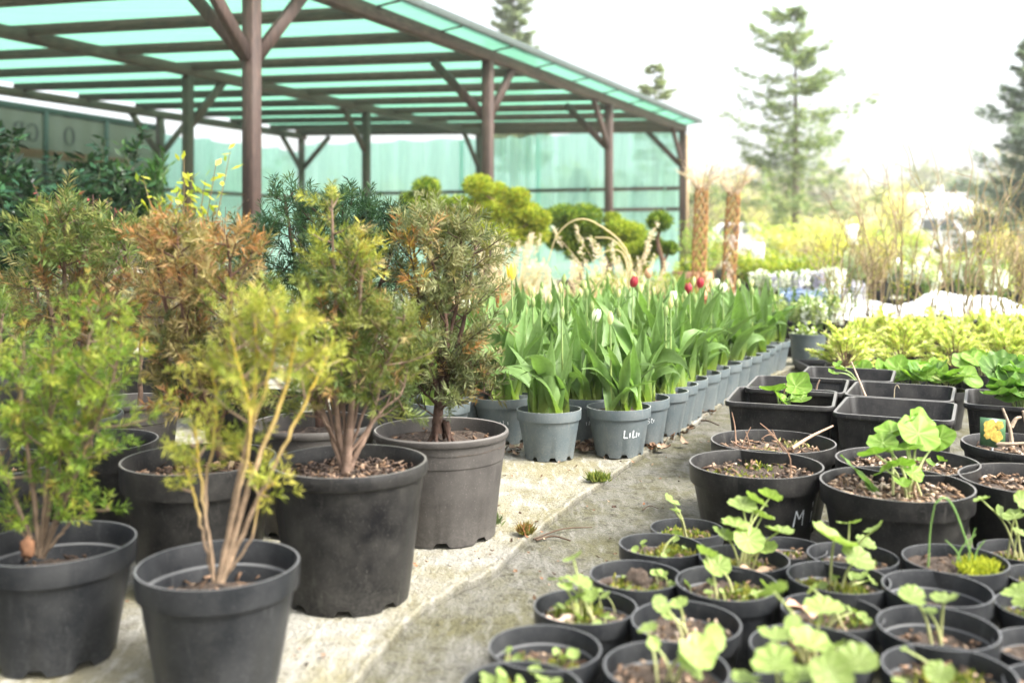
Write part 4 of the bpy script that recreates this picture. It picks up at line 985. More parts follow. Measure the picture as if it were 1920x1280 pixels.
small_pot(1558, 1134, 190, 'small black pot with a tan dry leaf lying inside its far rim', [(1522, 1105, 36), (1590, 1140, 16), (1602, 1145, 18)], 60, 40, weeds=3, seed=314, extra=big_dry_leaf(-0.05, -0.01, 0.2, 0.075, 0.03, c=(0.48, 0.30, 0.21)))
small_pot(1520, 1214, 228, 'small black pot with long stemmed big pale leaves at bottom centre right', [(1448, 1108, 76, -0.02), (1542, 1140, 76, 0.0), (1450, 1190, 58, -0.04), (1520, 1212, 104, -0.06), (1488, 1170, 40)], 40, 50, seed=315)
small_pot(1482, 1310, 250, 'small black pot with large blurred leaves along the bottom edge', [(1450, 1244, 100, -0.03), (1605, 1238, 74, -0.02), (1560, 1215, 64, -0.02), (1500, 1268, 70, -0.04), (1550, 1262, 80, -0.05), (1395, 1275, 60)], 0, 30, seed=316)
small_pot(1790, 1052, 185, 'small black pot with thin bent grass blades and lime moss', (), 0, 20, seed=317, extra=grass_blades, soil=0.86)
small_pot(1756, 1104, 198, 'small black pot with nothing but deep sunken soil', (), 0, 14, soil=0.64, seed=318)
small_pot(1758, 1176, 218, 'small black pot with a pair of upright rounded leaves over sunken soil', [(1712, 1116, 56), (1772, 1120, 62), (1742, 1145, 30)], 0, 40, soil=0.70, seed=319)
small_pot(1778, 1256, 240, 'small black pot with mossy crumbs and one leaf at bottom right', [(1762, 1262, 56, -0.05), (1694, 1216, 14)], 160, 60, seed=320)
small_pot(1760, 1345, 250, 'small black pot barely showing its rim at the bottom edge', [(1695, 1277, 36)], 60, 20, seed=321)
small_pot(1912, 1012, 140, 'small black pot with a seedling on slanted stems at the right edge', [(1843, 936, 40, 0.0), (1880, 962, 34), (1905, 968, 44), (1920, 940, 40), (1912, 998, 30)], 120, 30, seed=322)
small_pot(1975, 1072, 170, 'small black pot cut by the right edge below the slanted seedling', (), 60, 30, seed=323)
small_pot(1962, 1122, 180, 'small black pot with green leaves spilling over its rim at the right edge', [(1905, 1110, 50), (1922, 1125, 46)], 60, 30, seed=324)
small_pot(1975, 1196, 200, 'small black pot cut by the right edge, second from the bottom corner', (), 60, 30, seed=325)
small_pot(2000, 1270, 220, 'small black pot at the bottom right corner of the photo', (), 60, 30, seed=326)

BG = 'large black round tubs in the right-hand block'
def tub(cx_, cy_, D, H, label, soil=0.84, seed=0, mat='pot_dust_glint', style='band'):
    p = base_of(cx_, cy_, H, ZR)
    return (p,) + potted('nursery_tub', label, 'tub', p, style, D, H, mat, soil, BG, seed, 0.0, n=80)
def twigs(t, pts_list, c=(0.20, 0.12, 0.075), r=0.002, name='twig'):
    for pts in pts_list:
        mb = MB(); tube(mb, smooth_path(pts, 9), np.linspace(r, r * 0.5, 9), 5, c); ob(name, mb, M['twig'], t)
p, t, z, r = tub(1417, 868, 0.290, 0.20, 'large black tub with a faint white M on its side beside the path', 0.84, 401)
lettering(t, [[(0, 0), (0.1, 1.0)], [(0.1, 1.0), (0.4, 0.45)], [(0.4, 0.45), (0.72, 1.0)], [(0.72, 1.0), (0.75, 0.0)], [(1.75, 1.35), (1.75, 1.0)], [(1.72, 0.75), (1.7, 0.0)]], 'band', 0.290, 0.20, math.atan2(-p[1], -p[0]) + 0.66, 0.092, 0.034, 0.0034)
ob('bark_chips', chips_mb(r, 110, 31, CHIP_PALE + CHIP, 0.015), M['chips'], t, loc=(0, 0, z), kind='stuff')
ob('moss', moss_mb(r, 200, 32, 3), M['moss'], t, loc=(0, 0, z), kind='stuff')
twigs(t, [[local(p, 0, W(1483, 890, p[1] - 0.05)), local(p, 0, W(1478, 850, p[1] - 0.04)), local(p, 0, W(1440, 808, p[1]))]])
p, t, z, r = tub(1680, 905, 0.300, 0.20, 'large black tub full of wood chips with a bright mallow seedling', 0.86, 402)
ob('bark_chips', chips_mb(r, 420, 33, CHIP_PALE, 0.015, 0.004, 0.97, 0.014), M['chips'], t, loc=(0, 0, z), kind='stuff')
g = rng(50)
for (px, py, w, dd) in ((1695, 800, 62, 0.06), (1722, 812, 80, 0.02), (1762, 822, 54, 0.03), (1655, 830, 56, 0.02), (1672, 808, 60, 0.06), (1700, 842, 50, -0.01), (1685, 870, 56, -0.05), (1660, 880, 44, -0.05), (1712, 885, 38, -0.05), (1640, 850, 60, 0.0), (1690, 905, 30, -0.08), (1725, 795, 60, 0.06)):
    leaf_on_stem(t, p, 1.0, p + np.array([0.02 + g.normal() * 0.012, -0.02 + g.normal() * 0.012, z]), W(px, py, p[1] + dd), w * p[1] / F, g, LG, (0.28, 0.38, 0.12), rad=0.0024, face=0.3, tilt=0.7)
sl = tulip_leaf(778, 0.10, 0.030, 0.4, 0.4, 0.1)
for (x, y, rz, s) in ((-0.05, 0.0, 2.6, 1.0), (-0.045, -0.01, 3.4, 0.8), (-0.05, -0.02, 2.0, 0.6)): ob('leaf', sl, None, t, loc=(x, y, z), rot=(0, 0.25, rz), scale=s)
twigs(t, [[(0.03, -0.03, z), (0.02, -0.04, z + 0.03), (0.03, -0.045, z + 0.055)], [(0.01, -0.03, z), (0.0, -0.03, z + 0.03), (-0.01, -0.03, z + 0.05)]], (0.36, 0.25, 0.16), 0.004, 'dry_stalk')
p, t, z, r = tub(1449, 826, 0.297, 0.20, 'large black tub of bare twigs and one stout cut branch behind the M tub', 0.84, 403)
ob('bark_chips', chips_mb(r, 120, 34, CHIP, 0.014), M['chips'], t, loc=(0, 0, z), kind='stuff')
ob('moss', moss_mb(r, 220, 35, 3, [(0.30, 0.30, 0.10), (0.36, 0.33, 0.14)]), M['moss'], t, loc=(0, 0, z), kind='stuff')
def LW(*q): return [local(p, 0, W(px, py, p[1] + dd)) for px, py, dd in q]
twigs(t, [LW((1485, 840, -0.03), (1520, 818, 0.0), (1562, 798, 0.02))], (0.42, 0.29, 0.20), 0.0052, 'cut_branch')
twigs(t, [LW((1380, 835, 0), (1378, 800, 0.02), (1372, 772, 0.03)), LW((1390, 840, 0), (1400, 815, 0), (1408, 800, 0)), LW((1470, 845, 0), (1450, 815, 0), (1425, 793, 0)), LW((1452, 816, 0), (1440, 815, 0), (1428, 822, 0)), LW((1375, 828, 0), (1392, 838, -0.02), (1440, 842, -0.03)), LW((1405, 835, 0), (1402, 820, 0), (1398, 808, 0)), LW((1480, 850, 0), (1458, 826, 0), (1448, 805, 0))], (0.24, 0.15, 0.10), 0.0022)
p, t, z, r = tub(1700, 862, 0.302, 0.20, 'large black tub of pale chips half hidden behind the mallow tub', 0.84, 404)
ob('bark_chips', chips_mb(r, 260, 36, CHIP_PALE, 0.014), M['chips'], t, loc=(0, 0, z), kind='stuff')
for q in range(4): leaf_on_stem(t, p, 1.0, p + np.array([0.02, -0.05, z]), W(1700 + 22 * q, 868 - 6 * (q % 2), p[1] - 0.06), 0.022, g, LG, rad=0.001)
p, t, z, r = tub(1945, 897, 0.30, 0.20, 'large black tub of bare dark soil cut by the right edge', 0.84, 405)
ob('bark_chips', chips_mb(r, 200, 37, CHIP_PALE + CHIP, 0.013), M['chips'], t, loc=(0, 0, z), kind='stuff')
p, t, z, r = tub(1920, 832, 0.285, 0.20, 'large black tub with a pruned rose stump and a plant picture tag', 0.84, 406, style='roll')
ob('bark_chips', chips_mb(r, 200, 38, CHIP_PALE + CHIP, 0.013), M['chips'], t, loc=(0, 0, z), kind='stuff')
twigs(t, [LW((1898, 838, -0.02), (1893, 800, -0.01), (1880, 765, 0.0)), LW((1896, 800, 0), (1905, 785, 0), (1915, 782, 0)), LW((1925, 840, 0), (1925, 800, 0), (1918, 770, 0)), LW((1860, 832, -0.06), (1890, 832, -0.08), (1935, 830, -0.09))], (0.36, 0.28, 0.20), 0.006, 'rose_stump')
c_ = local(p, 0, W(1862, 808, p[1] - 0.07)); s = 0.030
tg = ob('plant_tag', (lambda m_: (m_.add([(-s, 0, -s * 1.05), (s * .2, 0, -s * 1.3), (s * .95, 0, -s * 0.9), (s, 0, s * .9), (-s, 0, s * 1.1), (-s, 0.0012, -s * 1.05), (s * .2, 0.0012, -s * 1.3), (s * .95, 0.0012, -s * 0.9), (s, 0.0012, s * .9), (-s, 0.0012, s * 1.1)], [(0, 1, 2, 3, 4), (9, 8, 7, 6, 5), (0, 5, 6, 1), (1, 6, 7, 2), (2, 7, 8, 3), (3, 8, 9, 4), (4, 9, 5, 0)]), m_)[1])(MB()), M['tag_green'], t, loc=c_)
mb = MB(); tube(mb, [(0, 0.0025, -0.075), (0, 0.0025, 0.0)], 0.0022, 5); ob('tag_stake', mb, M['card'], tg)
for k, (x, y, rr) in enumerate(((-0.006, 0.010, 0.017), (0.008, -0.012, 0.014), (0.014, 0.014, 0.010), (-0.013, -0.009, 0.009))):
    mb = MB(); n = 16
    for ring_, (r0, yy) in enumerate(((1.0, -0.0012), (0.7, -0.0018), (0.4, -0.0024))):
        a = np.linspace(0, 2 * PI, n, endpoint=False); rad = rr * r0 * (1 + 0.12 * np.cos(5 * a + ring_ + k))
        mb.add(np.stack([x + rad * np.cos(a), np.full(n, yy - 0.0003 * k), y + rad * np.sin(a)], 1), [tuple(range(n))])
    ob('printed_bloom', mb, M['tag_yellow'], tg)

# square containers, turned with the rows
def square_mesh(wx, wy, H, mat):
    mb = MB(); nseg = 6
    def loop(sx, sy, r, z):
        pts = []
        for (cx_, cy_, a0) in ((sx - r, sy - r, 0), (-sx + r, sy - r, PI / 2), (-sx + r, -sy + r, PI), (sx - r, -sy + r, 1.5 * PI)):
            for q in range(nseg): a = a0 + q / (nseg - 1) * PI / 2; pts.append((cx_ + r * math.cos(a), cy_ + r * math.sin(a), z))
        return pts
    x, y = wx / 2, wy / 2
    prof = [(0.80, 0.0, 0.02), (0.80, 0.004, 0.02), (0.935, H * 0.93, 0.028), (0.945, H * 0.935, 0.028), (0.99, H * 0.94, 0.032), (1.0, H * 0.95, 0.033), (1.0, H * 0.985, 0.033), (0.99, H, 0.032), (0.94, H, 0.028), (0.925, H * 0.985, 0.026), (0.79, 0.03, 0.02)]
    L = [loop(x * k, y * k, r, z) for k, z, r in prof]; n = len(L[0])
    V = [q for l in L for q in l]
    Fc = [(i_ * n + q, i_ * n + (q + 1) % n, (i_ + 1) * n + (q + 1) % n, (i_ + 1) * n + q) for i_ in range(len(L) - 1) for q in range(n)]
    Fc.append(tuple((len(L) - 1) * n + q for q in range(n)))
    mb.add(V, Fc); me = mb.mesh('container_shell', True, 35); me.materials.append(M[mat]); return me
SQ = square_mesh(0.30, 0.33, 0.235, 'pot_dust_glint')
RZ = math.atan2(AU[1], AU[0]) - PI / 2
QG = 'deep square black containers beside the tulips'
def container(px, py, label, seed, soil=0.45, rzj=0.0, sc_=1.0):
    q = G(px, py, 0.235 + ZR); t = thing('square_container', label, 'planter', (q[0], q[1], ZR), RZ + rzj, QG, sc_)
    ob('container_shell', SQ, None, t)
    k = float(np.interp(soil, [0.13, 0.985], [0.79, 0.925])) * 0.998; x, y = 0.15 * k, 0.165 * k
    g = rng(seed); nn = 9; gx, gy = np.meshgrid(np.linspace(-x, x, nn), np.linspace(-y, y, nn), indexing='ij')
    i = np.arange(nn - 1)[:, None]; j = np.arange(nn - 1)[None]
    f = np.stack([i * nn + j, (i + 1) * nn + j, (i + 1) * nn + j + 1, i * nn + j + 1], -1).reshape(-1, 4)
    mb = MB(); mb.add(np.stack([gx, gy, soil * 0.235 + g.normal(size=gx.shape) * 0.004], -1).reshape(-1, 3), f); ob('soil', mb, M['soil'], t)
    return t, np.array([q[0], q[1], ZR]), soil * 0.235
def q_local(rp, rz, p): return local(rp, rz, p)
def container_plant(t, rp, rz, foot, leaves, meshes, seed, rad=0.0024):
    g = rng(seed)
    for (px, py, w, dd) in leaves:
        tip = W(px, py, rp[1] + dd); b = q_local(rp, rz, tip); a = np.array([foot[0] + g.normal() * 0.012, foot[1] + g.normal() * 0.012, foot[2]])
        mb = MB(); tube(mb, smooth_path([a, (a + b) / 2 + np.array([0, 0, 0.02]), b], 8), np.linspace(rad * 1.2, rad * 0.8, 8), 6, (0.26, 0.36, 0.12)); ob('stem', mb, M['tulip_stem'], t)
        n = Vector((g.normal() * 0.35, -0.35 + g.normal() * 0.3, 1)).normalized(); from mathutils import Matrix
        o = ob('leaf', meshes[g.integers(0, len(meshes))], None, t, loc=b, scale=w * (rp[1] + dd) / F)
        o.rotation_euler = (Matrix.Rotation(-rz, 3, 'Z') @ n.to_track_quat('Z', 'Y').to_matrix() @ Matrix.Rotation(g.uniform(0, 6.28), 3, 'Z')).to_euler()
t, rp, z = container(1468, 742, 'square black container with a small leafy sprout, front one beside the tulips', 451, 0.80, 0.10)
container_plant(t, rp, RZ + 0.10, (0, 0, z), [(1450, 732, 52, -0.02), (1492, 724, 54, 0.0), (1465, 748, 40, -0.05), (1502, 748, 38, -0.05), (1480, 748, 30, -0.04)], LG, 51)
twigs(t, [[(0.0, -0.01, z), (0.005, -0.01, z + 0.06), (0.01, -0.01, z + 0.085)]], (0.20, 0.13, 0.09), 0.0045, 'cut_stem')
t, rp, z = container(1497, 719, 'square black container behind the sprout container beside the tulips', 452, 0.6, 0.08)
twigs(t, [[(0.05, 0.0, z), (0.055, 0.0, z + 0.08), (0.065, 0, z + 0.11)], [(-0.02, 0.0, z), (-0.02, 0.0, z + 0.06), (-0.01, 0, z + 0.10)]], (0.30, 0.21, 0.15), 0.004, 'cut_stem')
t, rp, z = container(1681, 764, 'empty square black container with a painted pale highlight on its rim, nearest of the square ones', 453, 0.72)
ob('bark_chips', chips_mb(0.11, 70, 61, CHIP, 0.012), M['chips'], t, loc=(0, 0, z), kind='stuff')
t, rp, z = container(1690, 732, 'square black container with a leaning dry cane behind the empty one', 454, 0.6)
twigs(t, [[(-0.08, 0.02, z), (-0.12, 0.03, z + 0.10), (-0.15, 0.04, z + 0.17)]], (0.45, 0.33, 0.24), 0.0045, 'dry_cane')
twigs(t, [[(-0.02, 0.0, z), (-0.02, 0, z + 0.09), (-0.012, 0, z + 0.11), (-0.005, 0, z + 0.10)]], (0.45, 0.38, 0.26), 0.002, 'hooked_stalk')
t, rp, z = container(1915, 748, 'square black container crowded with broad crinkled leaves at the right edge', 455, 0.75)
g = rng(70)
container_plant(t, rp, RZ, (0.0, -0.02, z), [(1880 + 10 * g.normal() + 22 * (k % 4), 690 + 9 * (k // 4) + 4 * g.normal(), 62 + 16 * g.random(), 0.05 - 0.03 * (k // 4)) for k in range(22)], LD, 52)
t, rp, z = container(1590, 700, 'square black container with a pale root sprout, farthest of the square ones', 456, 0.8, 0.04)
container_plant(t, rp, RZ + 0.04, (0.06, -0.03, z), [(1575, 692, 22, -0.05), (1562, 698, 20, -0.06), (1570, 682, 18, -0.05)], LG, 54)

# ------------------------------------------------------------------ plants behind: generic builders
def leafy(root, shape_pts, n, L, Wd, pal, seed, mat='glossy_leaf', up=0.4, spread=0.05, name='foliage'):
    """leaves hung along given local stems"""
    g = rng(seed); mb = MB(); B = []; D = []
    for pts in shape_pts:
        path = smooth_path(pts, 20); m_ = n // len(shape_pts)
        s = g.uniform(0.25, 1, m_) * 19; q = np.minimum(s.astype(int), 18); b = path[q] + (path[q + 1] - path[q]) * (s - q)[:, None]
        a = g.uniform(0, 2 * PI, m_); d = np.stack([np.cos(a), np.sin(a), up + 0.4 * g.normal(size=m_)], 1)
        B.append(b + g.normal(size=(m_, 3)) * spread * 0.3); D.append(d)
    B = np.concatenate(B); D = np.concatenate(D); k = len(B)
    side = np.column_stack([g.normal(size=(k, 2)) * 0.5, np.ones(k)])
    blades(mb, B, D, L * g.uniform(0.6, 1.2, k), Wd * g.uniform(0.7, 1.2, k), pick(g, pal, k, 0.2), side=side, fat=0.5)
    ob(name, mb, M[mat], root, kind='stuff')
def stems_of(root, paths, r, c, name='stem'):
    mb = MB()
    for pts in paths: tube(mb, smooth_path(pts, 14), np.linspace(r, r * 0.35, 14), 5, c)
    ob(name, mb, M['twig'], root)
def fan(g, n, hgt, spread, lean=0.0, z0=0.0, r0=0.03):
    out = []
    for k in range(n):
        a = g.uniform(0, 2 * PI); b = g.uniform(0.3, 1.0); s = spread * b; h = hgt * g.uniform(0.7, 1.05)
        out.append([(r0 * math.cos(a), r0 * math.sin(a), z0), (s * 0.45 * math.cos(a) + g.normal() * 0.02, s * 0.45 * math.sin(a) + g.normal() * 0.02, z0 + h * 0.55), (s * math.cos(a) + lean, s * math.sin(a), z0 + h)])
    return out
LAUREL = [(0.012, 0.034, 0.013), (0.019, 0.052, 0.017), (0.009, 0.026, 0.011), (0.035, 0.08, 0.028)]
LGp = 'glossy evergreen shrubs under the shelter'
for k, (px, top, d, lab) in enumerate(((-40, 235, 5.6, 'tall dark glossy laurel in a black tub at the far left edge'), (30, 285, 6.2, 'dark laurel in a black tub under the first mirrored letters'), (110, 305, 6.6, 'dark laurel in a black tub below the mirrored letter O'),
                                       (165, 300, 6.1, 'lower dark laurel in a black tub behind the reddish shrub'), (215, 262, 6.8, 'dark laurel in a black tub left of the bright upright evergreen'), (60, 330, 5.3, 'short dark laurel in a black tub behind the green topped yew'), (5, 360, 4.9, 'low dark laurel in a black tub beside the left edge'))):
    q = W(px, HY, d); H = 0.28; top_z = CH - (top - HY) / F * d
    t, z, r = potted('laurel_shrub', lab, 'potted shrub', (q[0], q[1], 0.006), 'band', 0.36, H, 'pot_black', 0.85, LGp, 600 + k, 0.0, n=32)
    g = rng(600 + k); fs = fan(g, 9, top_z - z, 0.30, z0=z)
    stems_of(t, fs, 0.008, (0.06, 0.08, 0.035)); leafy(t, fs, 1200, 0.095, 0.034, LAUREL, 610 + k)
q = W(272, HY, 6.9); t, z, r = potted('laurel_shrub', 'bright green upright evergreen in a black tub before the shelter corner post', 'potted shrub', (q[0], q[1], 0.006), 'band', 0.36, 0.28, 'pot_black', 0.85, LGp, 620, 0.0, n=32)
g = rng(620); fs = fan(g, 10, 1.12, 0.20, z0=z); stems_of(t, fs, 0.008, (0.08, 0.10, 0.04)); leafy(t, fs, 1300, 0.10, 0.022, [(0.055, 0.14, 0.025), (0.035, 0.095, 0.02), (0.09, 0.19, 0.04)], 621, up=1.2)
q = W(180, HY, 4.4); t, z, r = potted('pieris_shrub', 'reddish tipped fine leaved shrub between the laurels and the yews', 'potted shrub', (q[0], q[1], 0.006), 'band', 0.34, 0.26, 'pot_black', 0.85, None, 622, 0.0, n=32)
fs = fan(g, 16, 0.70, 0.28, z0=z); stems_of(t, fs, 0.005, (0.10, 0.05, 0.04)); leafy(t, fs, 1500, 0.034, 0.012, [(0.16, 0.06, 0.035), (0.07, 0.085, 0.03), (0.10, 0.11, 0.04), (0.24, 0.05, 0.045), (0.12, 0.08, 0.04)], 623, 'needle')
q = W(345, HY, 4.6); t, z, r = potted('privet_shrub', 'sparse yellow leaved shrub in front of the shelter posts', 'potted shrub', (q[0], q[1], 0.006), 'band', 0.34, 0.26, 'pot_black', 0.85, None, 624, 0.0, n=32)
fs = [[(0, 0, z), ((px - 345) / F * 4.6 * 0.6, 0, 0.7), ((px - 345) / F * 4.6, 0.0, CH - (py - HY) / F * 4.6)] for px, py in ((268, 335), (300, 372), (345, 290), (360, 330), (405, 310), (432, 285), (330, 350), (385, 340))]
stems_of(t, fs, 0.005, (0.16, 0.12, 0.06)); leafy(t, fs, 190, 0.060, 0.026, [(0.50, 0.50, 0.05), (0.34, 0.42, 0.06), (0.58, 0.55, 0.09)], 625, 'crown', 0.7)
q = W(345, HY, 4.9); t, z, r = potted('pieris_shrub', 'dull brown red fine leaved shrub before the second row post', 'potted shrub', (q[0] - 0.05, q[1] + 0.3, 0.006), 'band', 0.34, 0.26, 'pot_black', 0.85, None, 626, 0.0, n=32)
fs = fan(g, 16, 0.68, 0.26, z0=z); stems_of(t, fs, 0.005, (0.10, 0.06, 0.05)); leafy(t, fs, 1300, 0.032, 0.011, [(0.14, 0.085, 0.06), (0.09, 0.08, 0.04), (0.19, 0.10, 0.07)], 627, 'needle')
for k, (px, d, lab) in enumerate(((425, 3.7, 'grey brown heather bush in front of the nearest shelter post'), (300, 3.9, 'grey brown heather bush behind the rust coloured yew'))):
    q = W(px, HY, d); t, z, r = potted('heather_bush', lab, 'potted shrub', (q[0], q[1], 0.006), 'band', 0.32, 0.24, 'pot_black', 0.85, 'heather bushes behind the yews', 628 + k, 0.0, n=32)
    fs = fan(g, 40, 0.60 - 0.04 * k, 0.24, z0=z); stems_of(t, fs, 0.003, (0.12, 0.08, 0.065)); leafy(t, fs, 2600, 0.016, 0.004, [(0.17, 0.13, 0.11), (0.13, 0.12, 0.075), (0.22, 0.15, 0.14)], 629 + k, 'needle', 0.9)

# grasses and the orange shrub behind the tulips
STRAW = [(0.52, 0.40, 0.24), (0.62, 0.50, 0.33), (0.44, 0.33, 0.17), (0.66, 0.58, 0.44)]
def grass(px, d, hgt, n, lab, seed, spread=0.32, plume=14, pal=STRAW, droop=0.3):
    q = W(px, HY, d); t, z, r = potted('ornamental_grass', lab, 'ornamental grass', (q[0], q[1], 0.006), 'band', 0.30, 0.22, 'pot_black', 0.85, 'straw coloured grasses behind the tulips', seed, 0.0, n=32)
    g = rng(seed); mb = MB(); segs = 6
    for k in range(n):
        a = g.uniform(0, 2 * PI); s = spread * g.uniform(0.2, 1); h = (hgt - z) * g.uniform(0.5, 1.0)
        tt = np.linspace(0, 1, segs)[:, None]; dr = np.array([math.cos(a), math.sin(a), 0])
        P = np.array([0.06 * math.cos(a), 0.06 * math.sin(a), z]) + dr * s * tt ** 1.6 + np.array([0, 0, 1]) * (h * (tt - droop * g.uniform(0.3, 1.5) * tt ** 3))
        sd = np.array([-math.sin(a), math.cos(a), 0]) * 0.0035; w_ = (1 - tt * 0.85)
        V = np.stack([P + sd * w_, P - sd * w_], 1).reshape(-1, 3)
        mb.add(V, [(2 * i_, 2 * i_ + 1, 2 * i_ + 3, 2 * i_ + 2) for i_ in range(segs - 1)], pick(g, pal, 1)[0])
    ob('grass_blades', mb, M['straw'], t, kind='stuff')
    if plume:
        mb = MB()
        for k in range(plume):
            a = g.uniform(0, 2 * PI); s = spread * g.uniform(0.3, 1.0); h = hgt * g.uniform(0.75, 1.05)
            c = np.array([s * math.cos(a), s * math.sin(a), h]); tube(mb, smooth_path([(0.02 * math.cos(a), 0.02 * math.sin(a), z), (s * .6 * math.cos(a), s * .6 * math.sin(a), h * .75), c], 8), 0.0018, 4, (0.55, 0.44, 0.28))
            nn = 60; tt = g.uniform(-0.07, 0.05, nn); b = c + np.column_stack([tt * 0.4 * math.cos(a), tt * 0.4 * math.sin(a), tt]); dd = g.normal(size=(nn, 3)); dd[:, 2] += 0.8
            blades(mb, b, dd, 0.03, 0.005, pick(g, [(0.75, 0.66, 0.52), (0.66, 0.55, 0.42)], nn, 0.1), seed=seed + k)
        ob('plume', mb, M['straw'], t, kind='stuff')
grass(905, 5.6, 0.62, 420, 'pale straw grass tuft behind the taupe tub yew', 640)
grass(965, 6.2, 0.66, 420, 'pale straw grass tuft with plumes behind the yellow tulip', 641, plume=22, pal=STRAW + [(0.40, 0.40, 0.16)])
grass(1030, 5.9, 0.50, 380, 'low pinkish straw grass behind the tulips, left of the arching grass', 642, plume=8, pal=[(0.52, 0.38, 0.27), (0.60, 0.46, 0.34)])
grass(1165, 5.7, 0.72, 340, 'tall arching straw grass behind the red tulips', 643, 0.40, 10, droop=0.5)
grass(1110, 6.0, 0.54, 380, 'low pinkish straw grass in front of the arching grass', 644, plume=6, pal=[(0.55, 0.40, 0.29), (0.62, 0.48, 0.36)])
grass(1205, 6.4, 0.56, 300, 'small straw grass right of the arching grass', 645, plume=6)
mb = MB()
t = thing('arching_grass_stalk', 'long pale grass stalks arching over the straw grasses', 'grass stalk', W(1180, HY, 5.7) * np.array([1, 1, 0]) + np.array([0, 0, 0.2]))
rp_ = W(1180, HY, 5.7) * np.array([1, 1, 0]) + np.array([0, 0, 0.2])
for pts in ([(1185, 560), (1175, 470), (1120, 420), (1080, 412), (1045, 440), (1028, 490)], [(1185, 560), (1170, 480), (1140, 470), (1110, 490)], [(1190, 560), (1180, 490), (1150, 450), (1115, 445)]):
    mb = MB(); tube(mb, smooth_path([W(*q_, 5.7) - rp_ for q_ in pts], 20), np.linspace(0.006, 0.003, 20), 5, (0.62, 0.52, 0.30)); ob('stalk', mb, M['straw'], t)
q = W(905, HY, 4.7); t, z, r = potted('spirea_shrub', 'small orange leaved shrub between the taupe tub yew and the tulips', 'potted shrub', (q[0], q[1], ZL), 'band', 0.24, 0.20, 'pot_black', 0.85, None, 646, 0.0, n=32)
fs = fan(g, 14, 0.30, 0.17, z0=z); stems_of(t, fs, 0.003, (0.20, 0.09, 0.05)); leafy(t, fs, 900, 0.03, 0.012, [(0.46, 0.15, 0.05), (0.40, 0.20, 0.09), (0.50, 0.24, 0.12)], 647, 'crown')

# cloud-pruned conifers and ball topiaries
def pad(root, c, r, n, pal, seed):
    g = rng(seed); mb = MB(); r = np.asarray(r, float) * np.ones(3)
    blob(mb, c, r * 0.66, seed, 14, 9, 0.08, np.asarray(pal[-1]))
    d = norm(g.normal(size=(n, 3))); k = (0.62 + 0.50 * g.uniform(0, 1, n) ** 0.8)[:, None] * (1 + 0.07 * np.sin(d[:, :1] * 7 + seed) * np.sin(d[:, 1:2] * 6))
    b = np.asarray(c) + d * r * k; dd = d + 0.7 * g.normal(size=(n, 3)); dd[:, 2] += 0.3
    blades(mb, b, dd, 0.050 * float(r.mean() / 0.14) ** 0.5, 0.011, pick(g, pal, n, 0.3), seed=seed)
    ob('foliage_pad', mb, M['crown'], root)
LIME = [(0.36, 0.42, 0.05), (0.27, 0.35, 0.045), (0.46, 0.47, 0.07), (0.17, 0.24, 0.035)]
MID = [(0.10, 0.18, 0.03), (0.15, 0.22, 0.035), (0.07, 0.13, 0.025)]
def cloud_tree(px, d, pads, lab, seed, pal, pot=(0.40, 0.32), cat='topiary', group='cloud pruned conifers behind the grasses', n=1500):
    q = W(px, HY, d); base = np.array([q[0], q[1], 0.006])
    t, z, r = potted('cloud_pruned_conifer', lab, cat, base, 'band', pot[0], pot[1], 'pot_black', 0.88, group, seed, 0.0, n=32)
    g = rng(seed); mb = MB(); L = []
    for k, (x, y, rp) in enumerate(pads):
        c = W(x, y, d) - base + np.array([0, g.uniform(-0.12, 0.12), 0]); L.append(c)
    top = max(c[2] for c in L); xm = np.mean([c[0] for c in L])
    trunk = smooth_path([(0, 0, z - 0.02), (xm * 0.4 + 0.03, 0, z + (top - z) * 0.35), (xm * 0.8 - 0.03, 0, z + (top - z) * 0.7), (xm, 0, top - 0.05)], 14)
    tube(mb, trunk, np.linspace(0.032, 0.012, 14), 7, (0.15, 0.09, 0.06))
    for c in L:
        s = trunk[np.argmin(np.abs(trunk[:, 2] - (c[2] - 0.12)))]; tube(mb, smooth_path([s, (s + c) / 2 + np.array([0, 0, -0.03]), c], 7), 0.012, 5, (0.15, 0.09, 0.06))
    ob('trunk', mb, M['bark'], t)
    for k, (x, y, rp) in enumerate(pads): pad(t, L[k], np.array([1, 1, 0.70]) * rp * 0.80 / F * d, n, pal, seed * 20 + k)
cloud_tree(815, 9.0, [(800, 352, 28), (785, 385, 34), (825, 392, 36), (862, 385, 26), (800, 425, 34), (845, 430, 36), (770, 375, 22)], 'cloud pruned conifer with dark green pads left of the third post', 650, LIME + MID)
cloud_tree(925, 8.4, [(897, 350, 30), (930, 360, 26), (905, 390, 34), (945, 395, 40), (985, 400, 34), (1000, 435, 34), (960, 440, 36), (925, 440, 36), (970, 370, 24), (1010, 410, 24), (890, 430, 30)], 'largest golden green cloud pruned conifer in front of the second post', 651, LIME + [(0.42, 0.38, 0.04)])
cloud_tree(1085, 9.2, [(1055, 405, 32), (1095, 408, 36), (1075, 440, 38), (1115, 445, 32), (1050, 450, 30), (1090, 470, 34)], 'broad green cloud pruned conifer behind the arching grass', 652, LIME[:2] + MID)
cloud_tree(1180, 9.0, [(1160, 430, 28), (1185, 440, 34), (1205, 470, 30), (1165, 475, 30), (1195, 500, 24), (1150, 410, 16)], 'lime green cloud pruned conifer right of the third post', 653, LIME)
cloud_tree(1235, 8.6, [(1235, 415, 25), (1230, 458, 19), (1256, 465, 17)], 'ball topiary with one large and two small balls before the corner post', 654, LIME[1:2] + MID, (0.42, 0.30))
q = W(1180, HY, 7.6)
